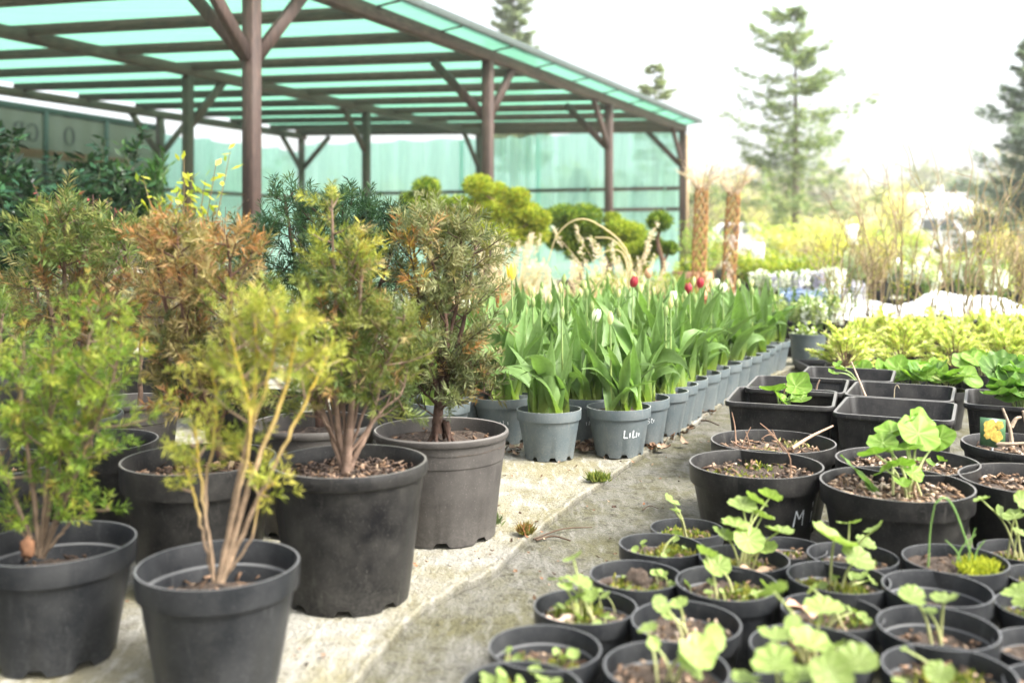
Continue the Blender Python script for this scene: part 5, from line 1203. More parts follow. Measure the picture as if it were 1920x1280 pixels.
for k, (px, d, lab) in enumerate(((1150, 8.2, 'low green mound shrub below the cloud pruned conifers, left of the two'), (1245, 8.0, 'low green mound shrub beside the ball topiary'))):
    q = W(px, HY, d); t, z, r = potted('mound_shrub', lab, 'potted shrub', (q[0], q[1], 0.006), 'band', 0.42, 0.26, 'pot_black', 0.9, None, 655 + k, 0.0, n=32); pad(t, (0, 0, z + 0.05), (0.24, 0.24, 0.12), 800, LIME, 9000 + k)
# dark shapes beyond the wall net
for k, (px, top, d, lab) in enumerate(((1085, 322, 20.5, 'dark conifer seen through the green net, left of the third post'), (1197, 345, 20.0, 'thin dark conifer seen through the green net near the corner'))):
    q = W(px, HY, d); t = thing('young_conifer', lab, 'conifer', (q[0], q[1], 0)); hh = CH - (top - HY) / F * d
    mb = MB(); tube(mb, [(0, 0, 0), (0, 0, hh)], [0.04, 0.01], 6, (0.1, 0.07, 0.05)); ob('trunk', mb, M['bark'], t)
    g = rng(670 + k); nn = 1500; zz = g.uniform(0.15, 1, nn); rr = (1 - zz) ** 0.8 * (0.55 - 0.2 * k) * g.uniform(0.2, 1, nn); a = g.uniform(0, 6.28, nn)
    mb = MB(); blades(mb, np.column_stack([rr * np.cos(a), rr * np.sin(a), zz * hh]), np.column_stack([np.cos(a), np.sin(a), g.normal(size=nn) * 0.4 + 0.2]), 0.16, 0.05, pick(g, [(0.02, 0.05, 0.03), (0.03, 0.07, 0.04)], nn), seed=k); ob('foliage', mb, M['crown'], t, kind='stuff')

# braided living willows in terracotta pots
for k, (xb, xt, yt, lab) in enumerate(((1308, 1316, 352, 'braided willow column in a terracotta pot right of the shelter corner'), (1364, 1376, 360, 'braided willow column in a terracotta pot, farther right of the two'))):
    d = 8.0; base = W(xb, HY, d) * np.array([1, 1, 0]) + np.array([0, 0, 0.006])
    t = thing('braided_willow', lab, 'willow', base, 0, 'braided willow columns'); z0 = 0.22
    mb = MB(); lathe(mb, pot_profile('plain', 0.13, 0.24), 32); ob('pot', mb, M['terracotta'], t)
    ob('soil', soil_mesh(0.12, 3), None, t, loc=(0, 0, 0.21))
    top = W(xt, yt, d) - base; mb = MB(); g = rng(680 + k)
    for dirn in (1, -1):
        for s in range(6):
            tt = np.linspace(0, 1, 40); a = s / 6 * 2 * PI + dirn * tt * 2 * PI * 1.6; r = 0.046 + 0.004 * dirn + 0.007 * np.sin(tt * 3)
            tube(mb, np.stack([top[0] * tt + r * np.cos(a), r * np.sin(a), z0 + (top[2] - z0) * tt], 1), 0.0058, 5, pick(g, [(0.34, 0.17, 0.07), (0.38, 0.23, 0.09), (0.26, 0.13, 0.055)], 1)[0])
    ob('braided_trunk', mb, M['bark'], t)
    paths = [[(top[0] + 0.04 * math.cos(a), 0.04 * math.sin(a), top[2] - 0.02), (top[0] + 0.09 * math.cos(a), 0.09 * math.sin(a), top[2] + 0.06), (top[0] + g.uniform(0.08, 0.26) * math.cos(a), 0.2 * math.sin(a), top[2] + g.uniform(0.10, 0.22))] for a in g.uniform(0, 6.28, 40)]
    stems_of(t, paths, 0.005, (0.52, 0.40, 0.28), 'twigs'); leafy(t, paths, 300, 0.03, 0.008, [(0.55, 0.50, 0.22), (0.60, 0.50, 0.34)], 690 + k, 'straw')
t = thing('terracotta_planter', 'pale terracotta planter with a low shrub beside the shelter corner', 'planter', (*W(1298, HY, 9.4)[:2], 0.006)); mb = MB(); lathe(mb, pot_profile('band', 0.19, 0.40), 32); ob('pot', mb, plain('pale terracotta', (0.50, 0.27, 0.18), 0.8, 0.2), t); ob('soil', soil_mesh(0.165, 2), None, t, loc=(0, 0, 0.34)); pad(t, (0, 0, 0.42), (0.16, 0.16, 0.10), 400, LIME, 9100)

# flowering bulbs and the grey green pot at the end of the path
def bulbs(px, d, lab, cols, seed, n=16, hgt=0.26, mat='pot_black', D=0.26, H=0.18, spike=True):
    q = W(px, HY, d); t, z, r = potted('bulb_pot', lab, 'flowering bulbs', (q[0], q[1], 0.006), 'band', D, H, mat, 0.88, 'pots of white and blue spring bulbs', seed, 0.0, n=32)
    g = rng(seed); fs = fan(g, n, hgt - 0.03, 0.11, z0=z); leafy(t, fs, n * 9, 0.085, 0.014, [(0.16, 0.27, 0.06), (0.22, 0.32, 0.08)], seed, 'tulip_leaf', 2.2)
    mb = MB()
    for f_ in fs:
        tip = np.array(f_[2]); c = cols[g.integers(0, len(cols))]; nn = 90; zz = g.uniform(-0.075, 0.03, nn); a = g.uniform(0, 6.28, nn); rr = 0.030 if spike else 0.036
        tube(mb, smooth_path(f_, 6), 0.003, 4, (0.2, 0.3, 0.08))
        blades(mb, tip + np.column_stack([rr * 0.5 * np.cos(a), rr * 0.5 * np.sin(a), zz]), np.column_stack([np.cos(a), np.sin(a), g.normal(size=nn) * 0.4 + 0.2]), rr * 1.1, 0.018, pick(g, [c], nn, 0.08), seed=seed)
    ob('flower_spikes', mb, M['petal'], t, kind='stuff')
WHT, BLU, PUR, PNK = (0.80, 0.80, 0.80), (0.36, 0.44, 0.70), (0.55, 0.52, 0.72), (0.75, 0.62, 0.60)
for k, (px, d, cols, lab, hg) in enumerate(((1435, 7.6, [WHT], 'pot of white hyacinths just behind the far end of the tulips', 0.30), (1480, 7.2, [PUR, WHT], 'pot of white and lilac hyacinths behind the tulips', 0.32), (1530, 7.4, [PUR, PUR, WHT], 'pot of mostly lilac hyacinths in the back row of bulbs', 0.32), (1555, 7.5, [WHT], 'pot of white hyacinths right of the mostly lilac ones', 0.33),
                                           (1500, 6.3, [BLU], 'pot of blue grape hyacinths at the end of the path', 0.24), (1555, 6.4, [BLU, WHT], 'pot of blue and white grape hyacinths beside the blue pot', 0.24), (1590, 6.9, [WHT, PUR], 'pot of white and lilac bulbs behind the bare twigs', 0.28), (1545, 5.8, [WHT, (0.5, 0.56, 0.25), (0.5, 0.56, 0.25)], 'pot of small white flowers behind the grey green pot', 0.20), (1495, 5.9, [WHT, (0.55, 0.62, 0.3)], 'pot of small white flowers just past the last tulip pot', 0.20))):
    bulbs(px, d, lab, cols, 700 + k, 8, hg)
q = G(1514, 626, 0.185); t, z, r = potted('flower_pot', 'grey green round pot standing alone at the end of the path', 'flower pot', (q[0], q[1], ZR), 'plain', 0.20, 0.18, 'pot_grey', 0.85, None, 715, 0.0)
fs = fan(rng(715), 12, 0.05, 0.08, z0=z); leafy(t, fs, 160, 0.03, 0.018, [(0.30, 0.38, 0.08), (0.22, 0.30, 0.07)], 716, 'leaf'); leafy(t, fs, 40, 0.02, 0.02, [(0.8, 0.8, 0.76)], 717, 'petal', name='flowers')

# golden dwarf conifers in black trays, leafy pots in front of them
GOLD = [(0.80, 0.76, 0.34), (0.72, 0.74, 0.26), (0.84, 0.76, 0.48), (0.56, 0.66, 0.18), (0.46, 0.58, 0.14)]
TRG = 'golden dwarf conifers in the trays'
gt = rng(80); kk = 0
CP = [(1585, 4.30), (1690, 4.38), (1790, 4.28), (1890, 4.25), (1975, 4.2), (1620, 4.75), (1715, 4.85), (1800, 4.72), (1880, 4.80), (1960, 4.65), (1665, 5.2), (1760, 5.25), (1850, 5.15), (1935, 5.2)]
CL = ['at the front left corner of the tray', 'second from the left in the tray\'s front row', 'third from the left in the tray\'s front row', 'fourth from the left in the tray\'s front row', 'at the front row\'s right end by the photo edge', 'at the left end of the middle row', 'second from the left in the middle row', 'third from the left in the middle row', 'fourth from the left in the middle row', 'at the middle row\'s right end', 'at the left end of the back row', 'second from the left in the back row', 'third from the left in the back row', 'at the back row\'s right end']
for k, (px, d) in enumerate(CP):
    q = W(px, HY, d); t, z, r = potted('golden_conifer', 'golden dwarf conifer ' + CL[k], 'potted conifer', (q[0], q[1], 0.03), 'band', 0.17, 0.13, 'pot_black', 0.85, TRG, 720 + k, 0.0, n=32)
    g = rng(720 + k); mb = MB(); wood = MB()
    for s in range(40):
        a = g.uniform(0, 6.28); hh = g.uniform(0.02, 0.20); sp = g.uniform(0.07, 0.19) * (1.15 - hh / 0.25); e = np.array([sp * math.cos(a), sp * math.sin(a), z + hh])
        pth = smooth_path([(0, 0, z), (e[0] * .5, e[1] * .5, z + hh * .75), e], 8); tube(wood, pth, 0.0015, 4, (0.2, 0.13, 0.08), cap=False)
        nn = 84; u_ = g.uniform(0.35, 1, nn) * 7; qi = np.minimum(u_.astype(int), 6); b = pth[qi] + (pth[qi + 1] - pth[qi]) * (u_ - qi)[:, None]
        ax = norm(e - pth[3]); sd = norm(np.cross(ax, (0, 0, 1))); sg = g.choice([-1, 1], nn)[:, None]
        blades(mb, b, ax * 0.8 + sd * sg * 0.8 + g.normal(size=(nn, 3)) * 0.25, 0.030 * g.uniform(0.6, 1.2, nn), 0.0062, pick(g, GOLD, nn, 0.15), side=np.tile([0.0, 0, 1], (nn, 1)) + g.normal(size=(nn, 3)) * 0.4)
    ob('twigs', wood, M['twig'], t); ob('foliage', mb, M['crown'], t, kind='stuff')
def tray(pos, wx, wy, lab, rz=RZ):
    t = thing('plant_tray', lab, 'tray', (*pos, 0.0065), rz, 'black plant trays'); mb = MB(); box(mb, (0, 0, 0.008), (wx, wy, 0.012)); ob('tray_floor', mb, M['tray'], t)
    for (c, s) in (((0, wy / 2, 0.03), (wx, 0.01, 0.055)), ((0, -wy / 2, 0.03), (wx, 0.01, 0.055)), ((wx / 2, 0, 0.03), (0.01, wy - 0.012, 0.055)), ((-wx / 2, 0, 0.03), (0.01, wy - 0.012, 0.055))):
        mb = MB(); box(mb, c, s); ob('tray_side', mb, M['tray'], t)
q = W(1668, HY, 4.72)[:2]; tray(q, 0.62, 1.15, 'long black tray under the left golden conifers', -0.05)
q = W(1905, HY, 4.72)[:2]; tray(q, 0.80, 1.25, 'long black tray under the right golden conifers', -0.05)
for k, (px, py, D, lab, nl, spread) in enumerate(((1650, 728, 0.17, 'black pot of low scalloped leaves behind the square containers, leftmost', 9, 60), (1712, 722, 0.17, 'black pot of broad scalloped leaves behind the square containers, middle', 14, 55), (1768, 730, 0.17, 'black pot of tall scalloped leaves behind the square containers, rightmost', 14, 50), (1610, 716, 0.16, 'black pot of tiny lime leaves behind the square containers, far left', 5, 30), (1840, 700, 0.17, 'black pot of scalloped leaves between the golden conifers and the crinkled leaves', 12, 50))):
    p = base_of(px, py, 0.14, ZR); t, z, r = potted('leafy_pot', lab, 'potted perennial', p, 'band', D, 0.14, 'pot_black', 0.85, 'pots of scalloped leaves behind the square containers', 740 + k, 0.0)
    g = rng(740 + k)
    for s in range(nl):
        leaf_on_stem(t, p, 1.0, p + np.array([g.normal() * 0.02, g.normal() * 0.02, z]), W(px + spread * g.uniform(-1, 1), py - 14 - 24 * g.random(), p[1] + g.uniform(-0.10, 0.06)), g.uniform(0.055, 0.105) * (0.5 if nl < 6 else 1), g, LG + LD[:1], (0.25, 0.34, 0.1), rad=0.0017, face=0.25)

# bare twiggy shrubs
TWG = 'bare twiggy shrubs behind the golden conifers'
for k, (px, d, hh, n, lab) in enumerate(((1575, 5.9, 0.62, 22, 'bare twiggy shrub, leftmost of the twiggy ones'), (1640, 6.3, 0.80, 20, 'bare twiggy shrub left of the white fleece'), (1690, 5.7, 0.86, 14, 'tall thin twiggy shrub in front of the white fleece'), (1740, 6.6, 0.7, 16, 'bare twiggy shrub behind the middle of the fleece'), (1800, 5.6, 0.92, 22, 'tallest bare twiggy shrub in front of the white van'), (1850, 6.1, 0.78, 22, 'bare twiggy shrub right of the tallest one'), (1895, 5.6, 0.74, 24, 'bare twiggy shrub at the right photo edge'), (1950, 6.2, 0.9, 24, 'bare twiggy shrub leaning in from outside the right edge'))):
    q = W(px, HY, d); t, z, r = potted('twiggy_shrub', lab, 'potted shrub', (q[0], q[1], 0.006), 'band', 0.26, 0.20, 'pot_black', 0.85, TWG, 760 + k, 0.0, n=32)
    g = rng(760 + k); mb = MB()
    for f_ in fan(g, int(n * 0.5), hh * 1.36 - z, 0.36, z0=z):
        pth = smooth_path(f_, 14) + np.vstack([[0, 0, 0], g.normal(size=(13, 3)) * 0.008]); c = pick(g, [(0.26, 0.19, 0.10), (0.25, 0.23, 0.10), (0.34, 0.26, 0.16)], 1)[0]
        tube(mb, pth, np.linspace(0.0048, 0.0020, 14), 5, c)
        for s in range(3):
            i_ = g.integers(4, 12); e = pth[i_] + np.array([g.normal() * 0.09, g.normal() * 0.09, g.uniform(0.05, 0.16)]); tube(mb, smooth_path([pth[i_], (pth[i_] + e) / 2 + g.normal(size=3) * 0.01, e], 6), np.linspace(0.0024, 0.001, 6), 4, c)
    ob('twigs', mb, M['twig'], t)
    fs = fan(g, 8, (hh - z) * 0.8, 0.3, z0=z); leafy(t, fs, 90, 0.022, 0.010, [(0.40, 0.38, 0.08), (0.30, 0.32, 0.07)], 770 + k, 'crown', 0.8, name='buds')

# white frost fleece over low trays, with white flowering pots
mb = MB(); nn, mm = 46, 26; V = []; g = rng(90)
c0 = W(1745, HY, 7.3)[:2]
for i_ in range(nn):
    for j_ in range(mm):
        x = (i_ / (nn - 1) - 0.5) * 2.0; y = (j_ / (mm - 1) - 0.5) * 1.5
        e = min(1.0 - abs(x), 0.75 - abs(y)) * 5; base = (0.15 + 0.10 * math.sin(x * 4.3 + 0.7 * math.sin(y * 3)) ** 2 + 0.05 * math.sin(y * 6 + x * 2)) * (1 - math.exp(-max(e, 0) * 1.3))
        V.append((c0[0] + x, c0[1] + y + 0.08 * math.sin(x * 5), 0.012 + base * (1 + 0.10 * math.sin(x * 9 + 1) * math.sin(y * 8)) + 0.010 * math.sin(x * 31 + y * 13)))
i = np.arange(nn - 1)[:, None]; j = np.arange(mm - 1)[None]
mb.add(V, np.stack([i * mm + j, (i + 1) * mm + j, (i + 1) * mm + j + 1, i * mm + j + 1], -1).reshape(-1, 4)); ob('frost_fleece', mb, M['fleece'], None, label='white frost fleece spread over low trays behind the golden conifers', category='fleece')
for k, (px, d, lab) in enumerate(((1690, 8.6, 'pot of tall white flowers behind the fleece, left one'), (1740, 8.4, 'pot of tall white flowers behind the middle of the fleece'), (1800, 8.7, 'pot of tall white flowers behind the fleece, right one'), (1870, 7.6, 'pot of white flowers at the right end of the fleece'))):
    bulbs(px, d, lab, [WHT, WHT, (0.5, 0.55, 0.3)], 780 + k, 9, 0.34, spike=False)

# rows of potted plants farther back on the right
BK = [('low lime green shrub', LIME, 0.30, 0.22), ('grey green lavender bush', [(0.34, 0.40, 0.28), (0.44, 0.48, 0.36)], 0.34, 0.24), ('golden yellow bush', [(0.66, 0.60, 0.16), (0.58, 0.55, 0.14)], 0.55, 0.26), ('fresh green bush', [(0.26, 0.38, 0.09), (0.36, 0.46, 0.12)], 0.60, 0.28), ('brown winter bush', [(0.50, 0.38, 0.24), (0.44, 0.38, 0.22)], 0.5, 0.26)]
pos = [(1405, 10.5, 0, 'right behind the second willow'), (1450, 10.2, 0, 'in line with the white price card'), (1330, 10.8, 3, 'between the two willows'), (1395, 13.5, 0, 'below the pale car'), (1440, 13.0, 0, 'right of the price card'), (1490, 11.5, 1, 'under the fir trunk'), (1520, 12.5, 4, 'right of the fir trunk'), (1560, 11.0, 2, 'left of the tall price sign'), (1580, 14.0, 3, 'behind the tall price sign'), (1620, 13.0, 3, 'right of the tall price sign'), (1645, 11.0, 2, 'behind the twigs left of the van'), (1690, 12.5, 1, 'well left of the van'), (1660, 15.0, 3, 'far behind the twigs'), (1720, 10.5, 0, 'in front of the van, left'), (1780, 11.5, 0, 'in front of the van, middle'), (1830, 10.0, 0, 'in front of the van, right'), (1870, 12.0, 2, 'under the blue spruce'), (1910, 10.5, 4, 'at the right edge under the spruce'), (1345, 16.0, 2, 'far behind the willows'), (1300, 14.0, 3, 'just right of the shelter corner'), (1480, 16.0, 2, 'far behind the fir trunk'), (1540, 17.0, 3, 'far back right of the fir'), (1600, 9.6, 1, 'just behind the lilac bulbs'), (1640, 9.2, 4, 'between the bulbs and the twigs'), (1530, 9.3, 0, 'behind the mostly lilac hyacinths'), (1475, 9.6, 0, 'behind the white hyacinths'), (1850, 8.6, 1, 'behind the right end of the fleece'), (1915, 8.4, 4, 'right of the fleece at the edge')]
for k, (px, d, kind, where) in enumerate(pos):
    nm, pal, hh, rad = BK[kind]; q = W(px, HY, d); t, z, r = potted('nursery_shrub', nm + ' in a black pot ' + where, 'potted shrub', (q[0], q[1], 0.006), 'band', 0.30, 0.24, 'pot_black', 0.88, 'potted shrubs in the back rows', 800 + k, 0.0, n=24)
    g = rng(800 + k); sc_ = g.uniform(0.85, 1.25); fs = fan(g, 22, hh * sc_, rad * sc_, z0=z)
    stems_of(t, fs, 0.005, (0.2, 0.14, 0.08)); leafy(t, fs, 900, 0.05, 0.02, pal, 830 + k, 'crown', 0.6, 0.12)
for k, (px, py, w, h, d, lab) in enumerate(((1598, 440, 24, 36, 12.0, 'white price sign on a stake in front of the green shrub'), (1421, 473, 23, 34, 11.5, 'low white price card left of the fir trunk'), (1400, 460, 12, 18, 14.0, 'small white card behind the low price card'), (1682, 497, 12, 26, 9.5, 'small white card on a stick between the twigs'))):
    q = W(px, py, d); t = thing('price_sign', lab, 'sign', (q[0], q[1], 0), 0, 'white price cards'); a, b = w / F * d, h / F * d
    mb = MB(); bar(mb, (0, 0.012, 0), (0, 0.012, q[2] + b * 0.3), 0.02, 0.014, up=(0, 1, 0)); ob('stake', mb, M['tan_batten'], t)
    mb = MB(); box(mb, (0, 0, q[2]), (a, 0.006, b)); ob('card', mb, M['card'], t)

# ------------------------------------------------------------------ vehicles and house
def vehicle(name, label, cat, pos, rz, L, Wd, side, glass_side, windscreen, wheel_x, wr, sc_=1.0):
    """side: outline points (x along length, z) of half body; nose at +x"""
    t = thing(name, label, cat, pos, rz)
    n = len(side); V = []
    zmax = max(p[1] for p in side)
    for s in (-1, 1):
        for (x, z) in side: V.append((x, s * Wd / 2 * (1 - 0.10 * max(0, (z - 0.9) / max(zmax - 0.9, 0.1))), z))
    mb = MB(); mb.add(V, [tuple(range(n)), tuple(range(2 * n - 1, n - 1, -1))] + [(i_ + n, (i_ + 1) % n + n, (i_ + 1) % n, i_) for i_ in range(n)])
    body = ob('body', mb.mesh('body', False), M['white'], t); bv = body.modifiers.new('edge', 'BEVEL'); bv.width = 0.06; bv.segments = 3; bv.limit_method = 'ANGLE'
    wz = lambda z: Wd / 2 * (1 - 0.10 * max(0, (z - 0.9) / max(zmax - 0.9, 0.1))) + 0.006
    for poly in glass_side:
        for s in (-1, 1):
            mb = MB(); mb.add([(x, s * wz(z), z) for x, z in poly], [tuple(range(len(poly)))]); ob('side_window', mb, M['glass'], t)
    (x0, z0), (x1, z1) = windscreen; nx = np.array([z1 - z0, x0 - x1]); nx = nx / np.linalg.norm(nx) * 0.012
    mb = MB(); mb.add([(x0 + nx[0], -wz(z0) * 0.92, z0 + nx[1]), (x0 + nx[0], wz(z0) * 0.92, z0 + nx[1]), (x1 + nx[0], wz(z1) * 0.9, z1 + nx[1]), (x1 + nx[0], -wz(z1) * 0.9, z1 + nx[1])], [(0, 1, 2, 3)]); ob('windscreen', mb, M['glass'], t)
    xf = max(p[0] for p in side)
    mb = MB(); box(mb, (xf + 0.02, 0, 0.42), (0.12, Wd * 0.96, 0.26)); ob('bumper', mb, M['tyre'], t)
    mb = MB(); box(mb, (xf + 0.004, 0, 0.68), (0.05, Wd * 0.5, 0.14)); ob('grille', mb, M['tyre'], t)
    mb = MB(); box(mb, (xf + 0.088, 0, 0.44), (0.012, 0.5, 0.11)); ob('number_plate', mb, M['card'], t)
    for s in (-1, 1):
        mb = MB(); blob(mb, (xf - 0.02, s * Wd * 0.38, 0.76), (0.07, 0.16, 0.11), 3, 12, 8, 0.0); ob('headlight', mb, M['lamp'], t)
        mb = MB(); box(mb, (windscreen[0][0] - 0.25, s * (Wd / 2 + 0.10), windscreen[0][1] + 0.1), (0.08, 0.16, 0.22)); ob('mirror', mb, M['tyre'], t)
        for x in wheel_x:
            mb = MB(); a = np.linspace(0, 2 * PI, 24, endpoint=False); V = []
            for (r, y) in ((wr * 0.6, -0.1), (wr * 0.95, -0.1), (wr, -0.07), (wr, 0.07), (wr * 0.95, 0.1), (wr * 0.6, 0.1)): V += [(r * math.cos(q), y, r * math.sin(q)) for q in a]
            mb.add(V, [(i_ * 24 + q, i_ * 24 + (q + 1) % 24, (i_ + 1) * 24 + (q + 1) % 24, (i_ + 1) * 24 + q) for i_ in range(5) for q in range(24)])
            w_ = ob('wheel', mb, M['tyre'], t, loc=(x, s * (Wd / 2 - 0.085), wr))
            mb = MB(); mb.add([(wr * 0.62 * math.cos(q), s * 0.085, wr * 0.62 * math.sin(q)) for q in a], [tuple(range(24))]); ob('rim', mb, M['metal'], w_)
    return t
q = W(1779, HY, 50)
vehicle('delivery_van', 'white van parked in front of the pale house, seen from its nose', 'van', (q[0], q[1], 0), R_(-68), 4.8, 1.95,
        [(-2.4, 0.35), (2.35, 0.35), (2.4, 0.75), (2.15, 1.02), (1.75, 1.12), (1.15, 1.80), (0.9, 1.93), (-2.35, 1.97), (-2.42, 1.2)],
        [[(0.35, 1.15), (1.45, 1.15), (1.02, 1.70), (0.35, 1.74)], [(-0.8, 1.15), (0.2, 1.15), (0.2, 1.74), (-0.8, 1.74)]], ((1.75, 1.12), (1.15, 1.80)), (1.55, -1.55), 0.33)
q = W(1392, HY, 50)
vehicle('parked_car', 'pale car parked behind the willow columns', 'car', (q[0] + 0.3, q[1], 0), R_(-20), 4.2, 1.75,
        [(-2.05, 0.3), (2.0, 0.3), (2.1, 0.62), (1.9, 0.85), (1.0, 1.0), (0.35, 1.5), (-0.2, 1.58), (-1.3, 1.52), (-1.95, 1.05), (-2.1, 0.8)],
        [[(-0.2, 1.0), (0.75, 1.0), (0.25, 1.40), (-0.2, 1.45)], [(-1.4, 1.02), (-0.3, 1.0), (-0.3, 1.45), (-1.15, 1.42)]], ((1.0, 1.0), (0.35, 1.5)), (1.3, -1.3), 0.31)
q = W(1735, HY, 75)
t = thing('house', 'low white house with a pale grey roof far behind the van', 'house', (q[0], q[1], 0), 0.15)
hw, hd, he, hr = 3.4, 3.2, 2.5, 4.0
mb = MB(); mb.add([(-hw, -hd, 0), (hw, -hd, 0), (hw, hd, 0), (-hw, hd, 0), (-hw, -hd, he), (hw, -hd, he), (hw, hd, he), (-hw, hd, he), (-hw, 0, hr), (hw, 0, hr)], [(0, 1, 5, 4), (2, 3, 7, 6), (1, 2, 6, 9, 5), (3, 0, 4, 8, 7)]); ob('wall', mb.mesh('wall', False), M['plaster'], t)
mb = MB()
for s in (-1, 1):
    a = [(-hw - .3, s * (hd + .35), he - 0.12), (hw + .3, s * (hd + .35), he - 0.12), (hw + .3, 0, hr + 0.10), (-hw - .3, 0, hr + 0.10)]
    mb.add(a + [(x, y, z + 0.14) for x, y, z in a], [(0, 1, 2, 3), (7, 6, 5, 4), (0, 4, 5, 1), (1, 5, 6, 2), (3, 7, 4, 0)])
rf = ob('roof', mb.mesh('roof', False), M['rooftile'], t)
mb = MB(); box(mb, (1.2, 0.3, hr + 0.35), (0.5, 0.5, 0.9)); ob('chimney', mb, M['plaster'], rf)
for x in (-2.1, 0.0, 2.1):
    mb = MB(); box(mb, (x, -hd - 0.01, 1.45), (0.9, 0.05, 1.1)); w_ = ob('window', mb, M['white'], t); mb = MB(); box(mb, (x, -hd - 0.05, 1.45), (0.74, 0.03, 0.94)); ob('pane', mb, M['glass'], w_)

# ------------------------------------------------------------------ trees
def conifer(name, label, px, d, top_y, width, pal, seed, whorls=22, base_z=1.2, gaps=0.25, per=60, droop=0.2, lsize=0.20, shape=0.85, taper=1.0):
    q = W(px, HY, d); hh = CH - (top_y - HY) / F * d
    t = thing(name, label, 'tree', (q[0], q[1], 0), 0); g = rng(seed); wood = MB(); fol = MB()
    tube(wood, smooth_path([(0, 0, 0), (0.05, 0.03, hh * 0.5), (0, 0, hh)], 12), np.linspace(0.018 * hh, 0.01, 12), 8, (0.10, 0.08, 0.06))
    for w_ in range(whorls):
        u_ = w_ / (whorls - 1); z = base_z + (hh - base_z) * u_ ** taper * 0.985
        Lw = width * (1 - u_) ** shape * g.uniform(0.55, 1.15) + 0.12
        for b in range(g.integers(4, 7)):
            if g.random() < gaps: continue
            a = g.uniform(0, 6.28); L = Lw * g.uniform(0.35, 1.25); up = 0.28 * (u_ - 0.25)
            p0 = np.array([0, 0, z]); p2 = np.array([L * math.cos(a), L * math.sin(a), z + L * up]); p1 = (p0 + p2) / 2 + np.array([0, 0, -droop * L * 0.4])
            pth = smooth_path([p0, p1, p2 + np.array([0, 0, 0.06 * L])], 10); tube(wood, pth, np.linspace(0.022, 0.006, 10) * hh / 9, 4, (0.10, 0.075, 0.055), cap=False)
            n = int(per * (0.4 + L / width)); s = (g.uniform(0.0, 1, n) ** 0.7) * 9; qi = np.minimum(s.astype(int), 8); bb = pth[qi] + (pth[qi + 1] - pth[qi]) * (s - qi)[:, None]
            sd = np.array([-math.sin(a), math.cos(a), 0]); wide = 0.34 * L * (1.05 - s / 9)[:, None]
            bb = bb + sd * g.uniform(-1, 1, n)[:, None] * wide + np.column_stack([np.zeros((n, 2)), g.normal(size=n) * 0.05 * L - 0.03])
            dd = np.array([math.cos(a), math.sin(a), 0.15]) + sd * g.normal(size=n)[:, None] * 0.8 + g.normal(size=(n, 3)) * 0.3
            blades(fol, bb, dd, lsize * g.uniform(0.6, 1.3, n), lsize * 0.26, pick(g, pal, n, 0.2), side=np.tile([0.0, 0, 1], (n, 1)) + g.normal(size=(n, 3)) * 0.5)
    ob('trunk', wood, M['bark'], t); ob('crown', fol, M['crown'], t, kind='stuff'); return t
FIR = [(0.20, 0.27, 0.13), (0.26, 0.33, 0.165), (0.32, 0.37, 0.18), (0.16, 0.22, 0.12)]
BLUE = [(0.19, 0.24, 0.225), (0.24, 0.295, 0.28), (0.14, 0.19, 0.17), (0.30, 0.355, 0.34)]
conifer('fir_tree', 'tall open fir tree standing alone against the white sky', 1490, 34, 12, 2.9, FIR, 850, 36, 1.5, 0.44, 130, 0.3, 0.28, 0.42)
conifer('blue_spruce', 'dense blue spruce at the right edge of the photo', 1945, 22, 60, 1.75, BLUE, 851, 40, 0.5, 0.1, 170, 0.35, 0.20, 0.75)
conifer('spruce_tree', 'grey green spruce top rising behind the shelter roof', 963, 30, -40, 1.3, [(0.24, 0.28, 0.23), (0.30, 0.34, 0.28)], 852, 38, 3.0, 0.25, 110, 0.3, 0.26, 0.6)
conifer('spruce_tree', 'small spruce tip showing above the shelter roof\'s far end', 1228, 32, 120, 1.2, [(0.24, 0.29, 0.17), (0.30, 0.33, 0.21)], 853, 26, 2.0, 0.3, 60, 0.2, 0.26, 0.7)
def bush(name, label, cat, px, d, hh, rad, pal, seed, n=2600, ls=0.16, trunk=(0.14, 0.10, 0.07), grp=None):
    q = W(px, HY, d); t = thing(name, label, cat, (q[0], q[1], 0), 0, grp); g = rng(seed); fs = fan(g, 26, hh, rad, z0=0.0, r0=rad * 0.15); mb = MB()
    for f_ in fs: tube(mb, smooth_path(f_, 8), np.linspace(0.03, 0.008, 8) * hh / 3, 5, trunk)
    ob('trunk', mb, M['twig'], t); leafy(t, fs, n, ls, ls * 0.45, pal, seed + 1, 'crown', 0.5, rad * 0.35, 'crown')
YB = [(0.68, 0.62, 0.18), (0.60, 0.58, 0.18), (0.74, 0.68, 0.28)]
PB = [(0.64, 0.56, 0.46), (0.58, 0.50, 0.36)]
LB_ = [(0.46, 0.52, 0.13), (0.55, 0.58, 0.20), (0.36, 0.42, 0.11)]
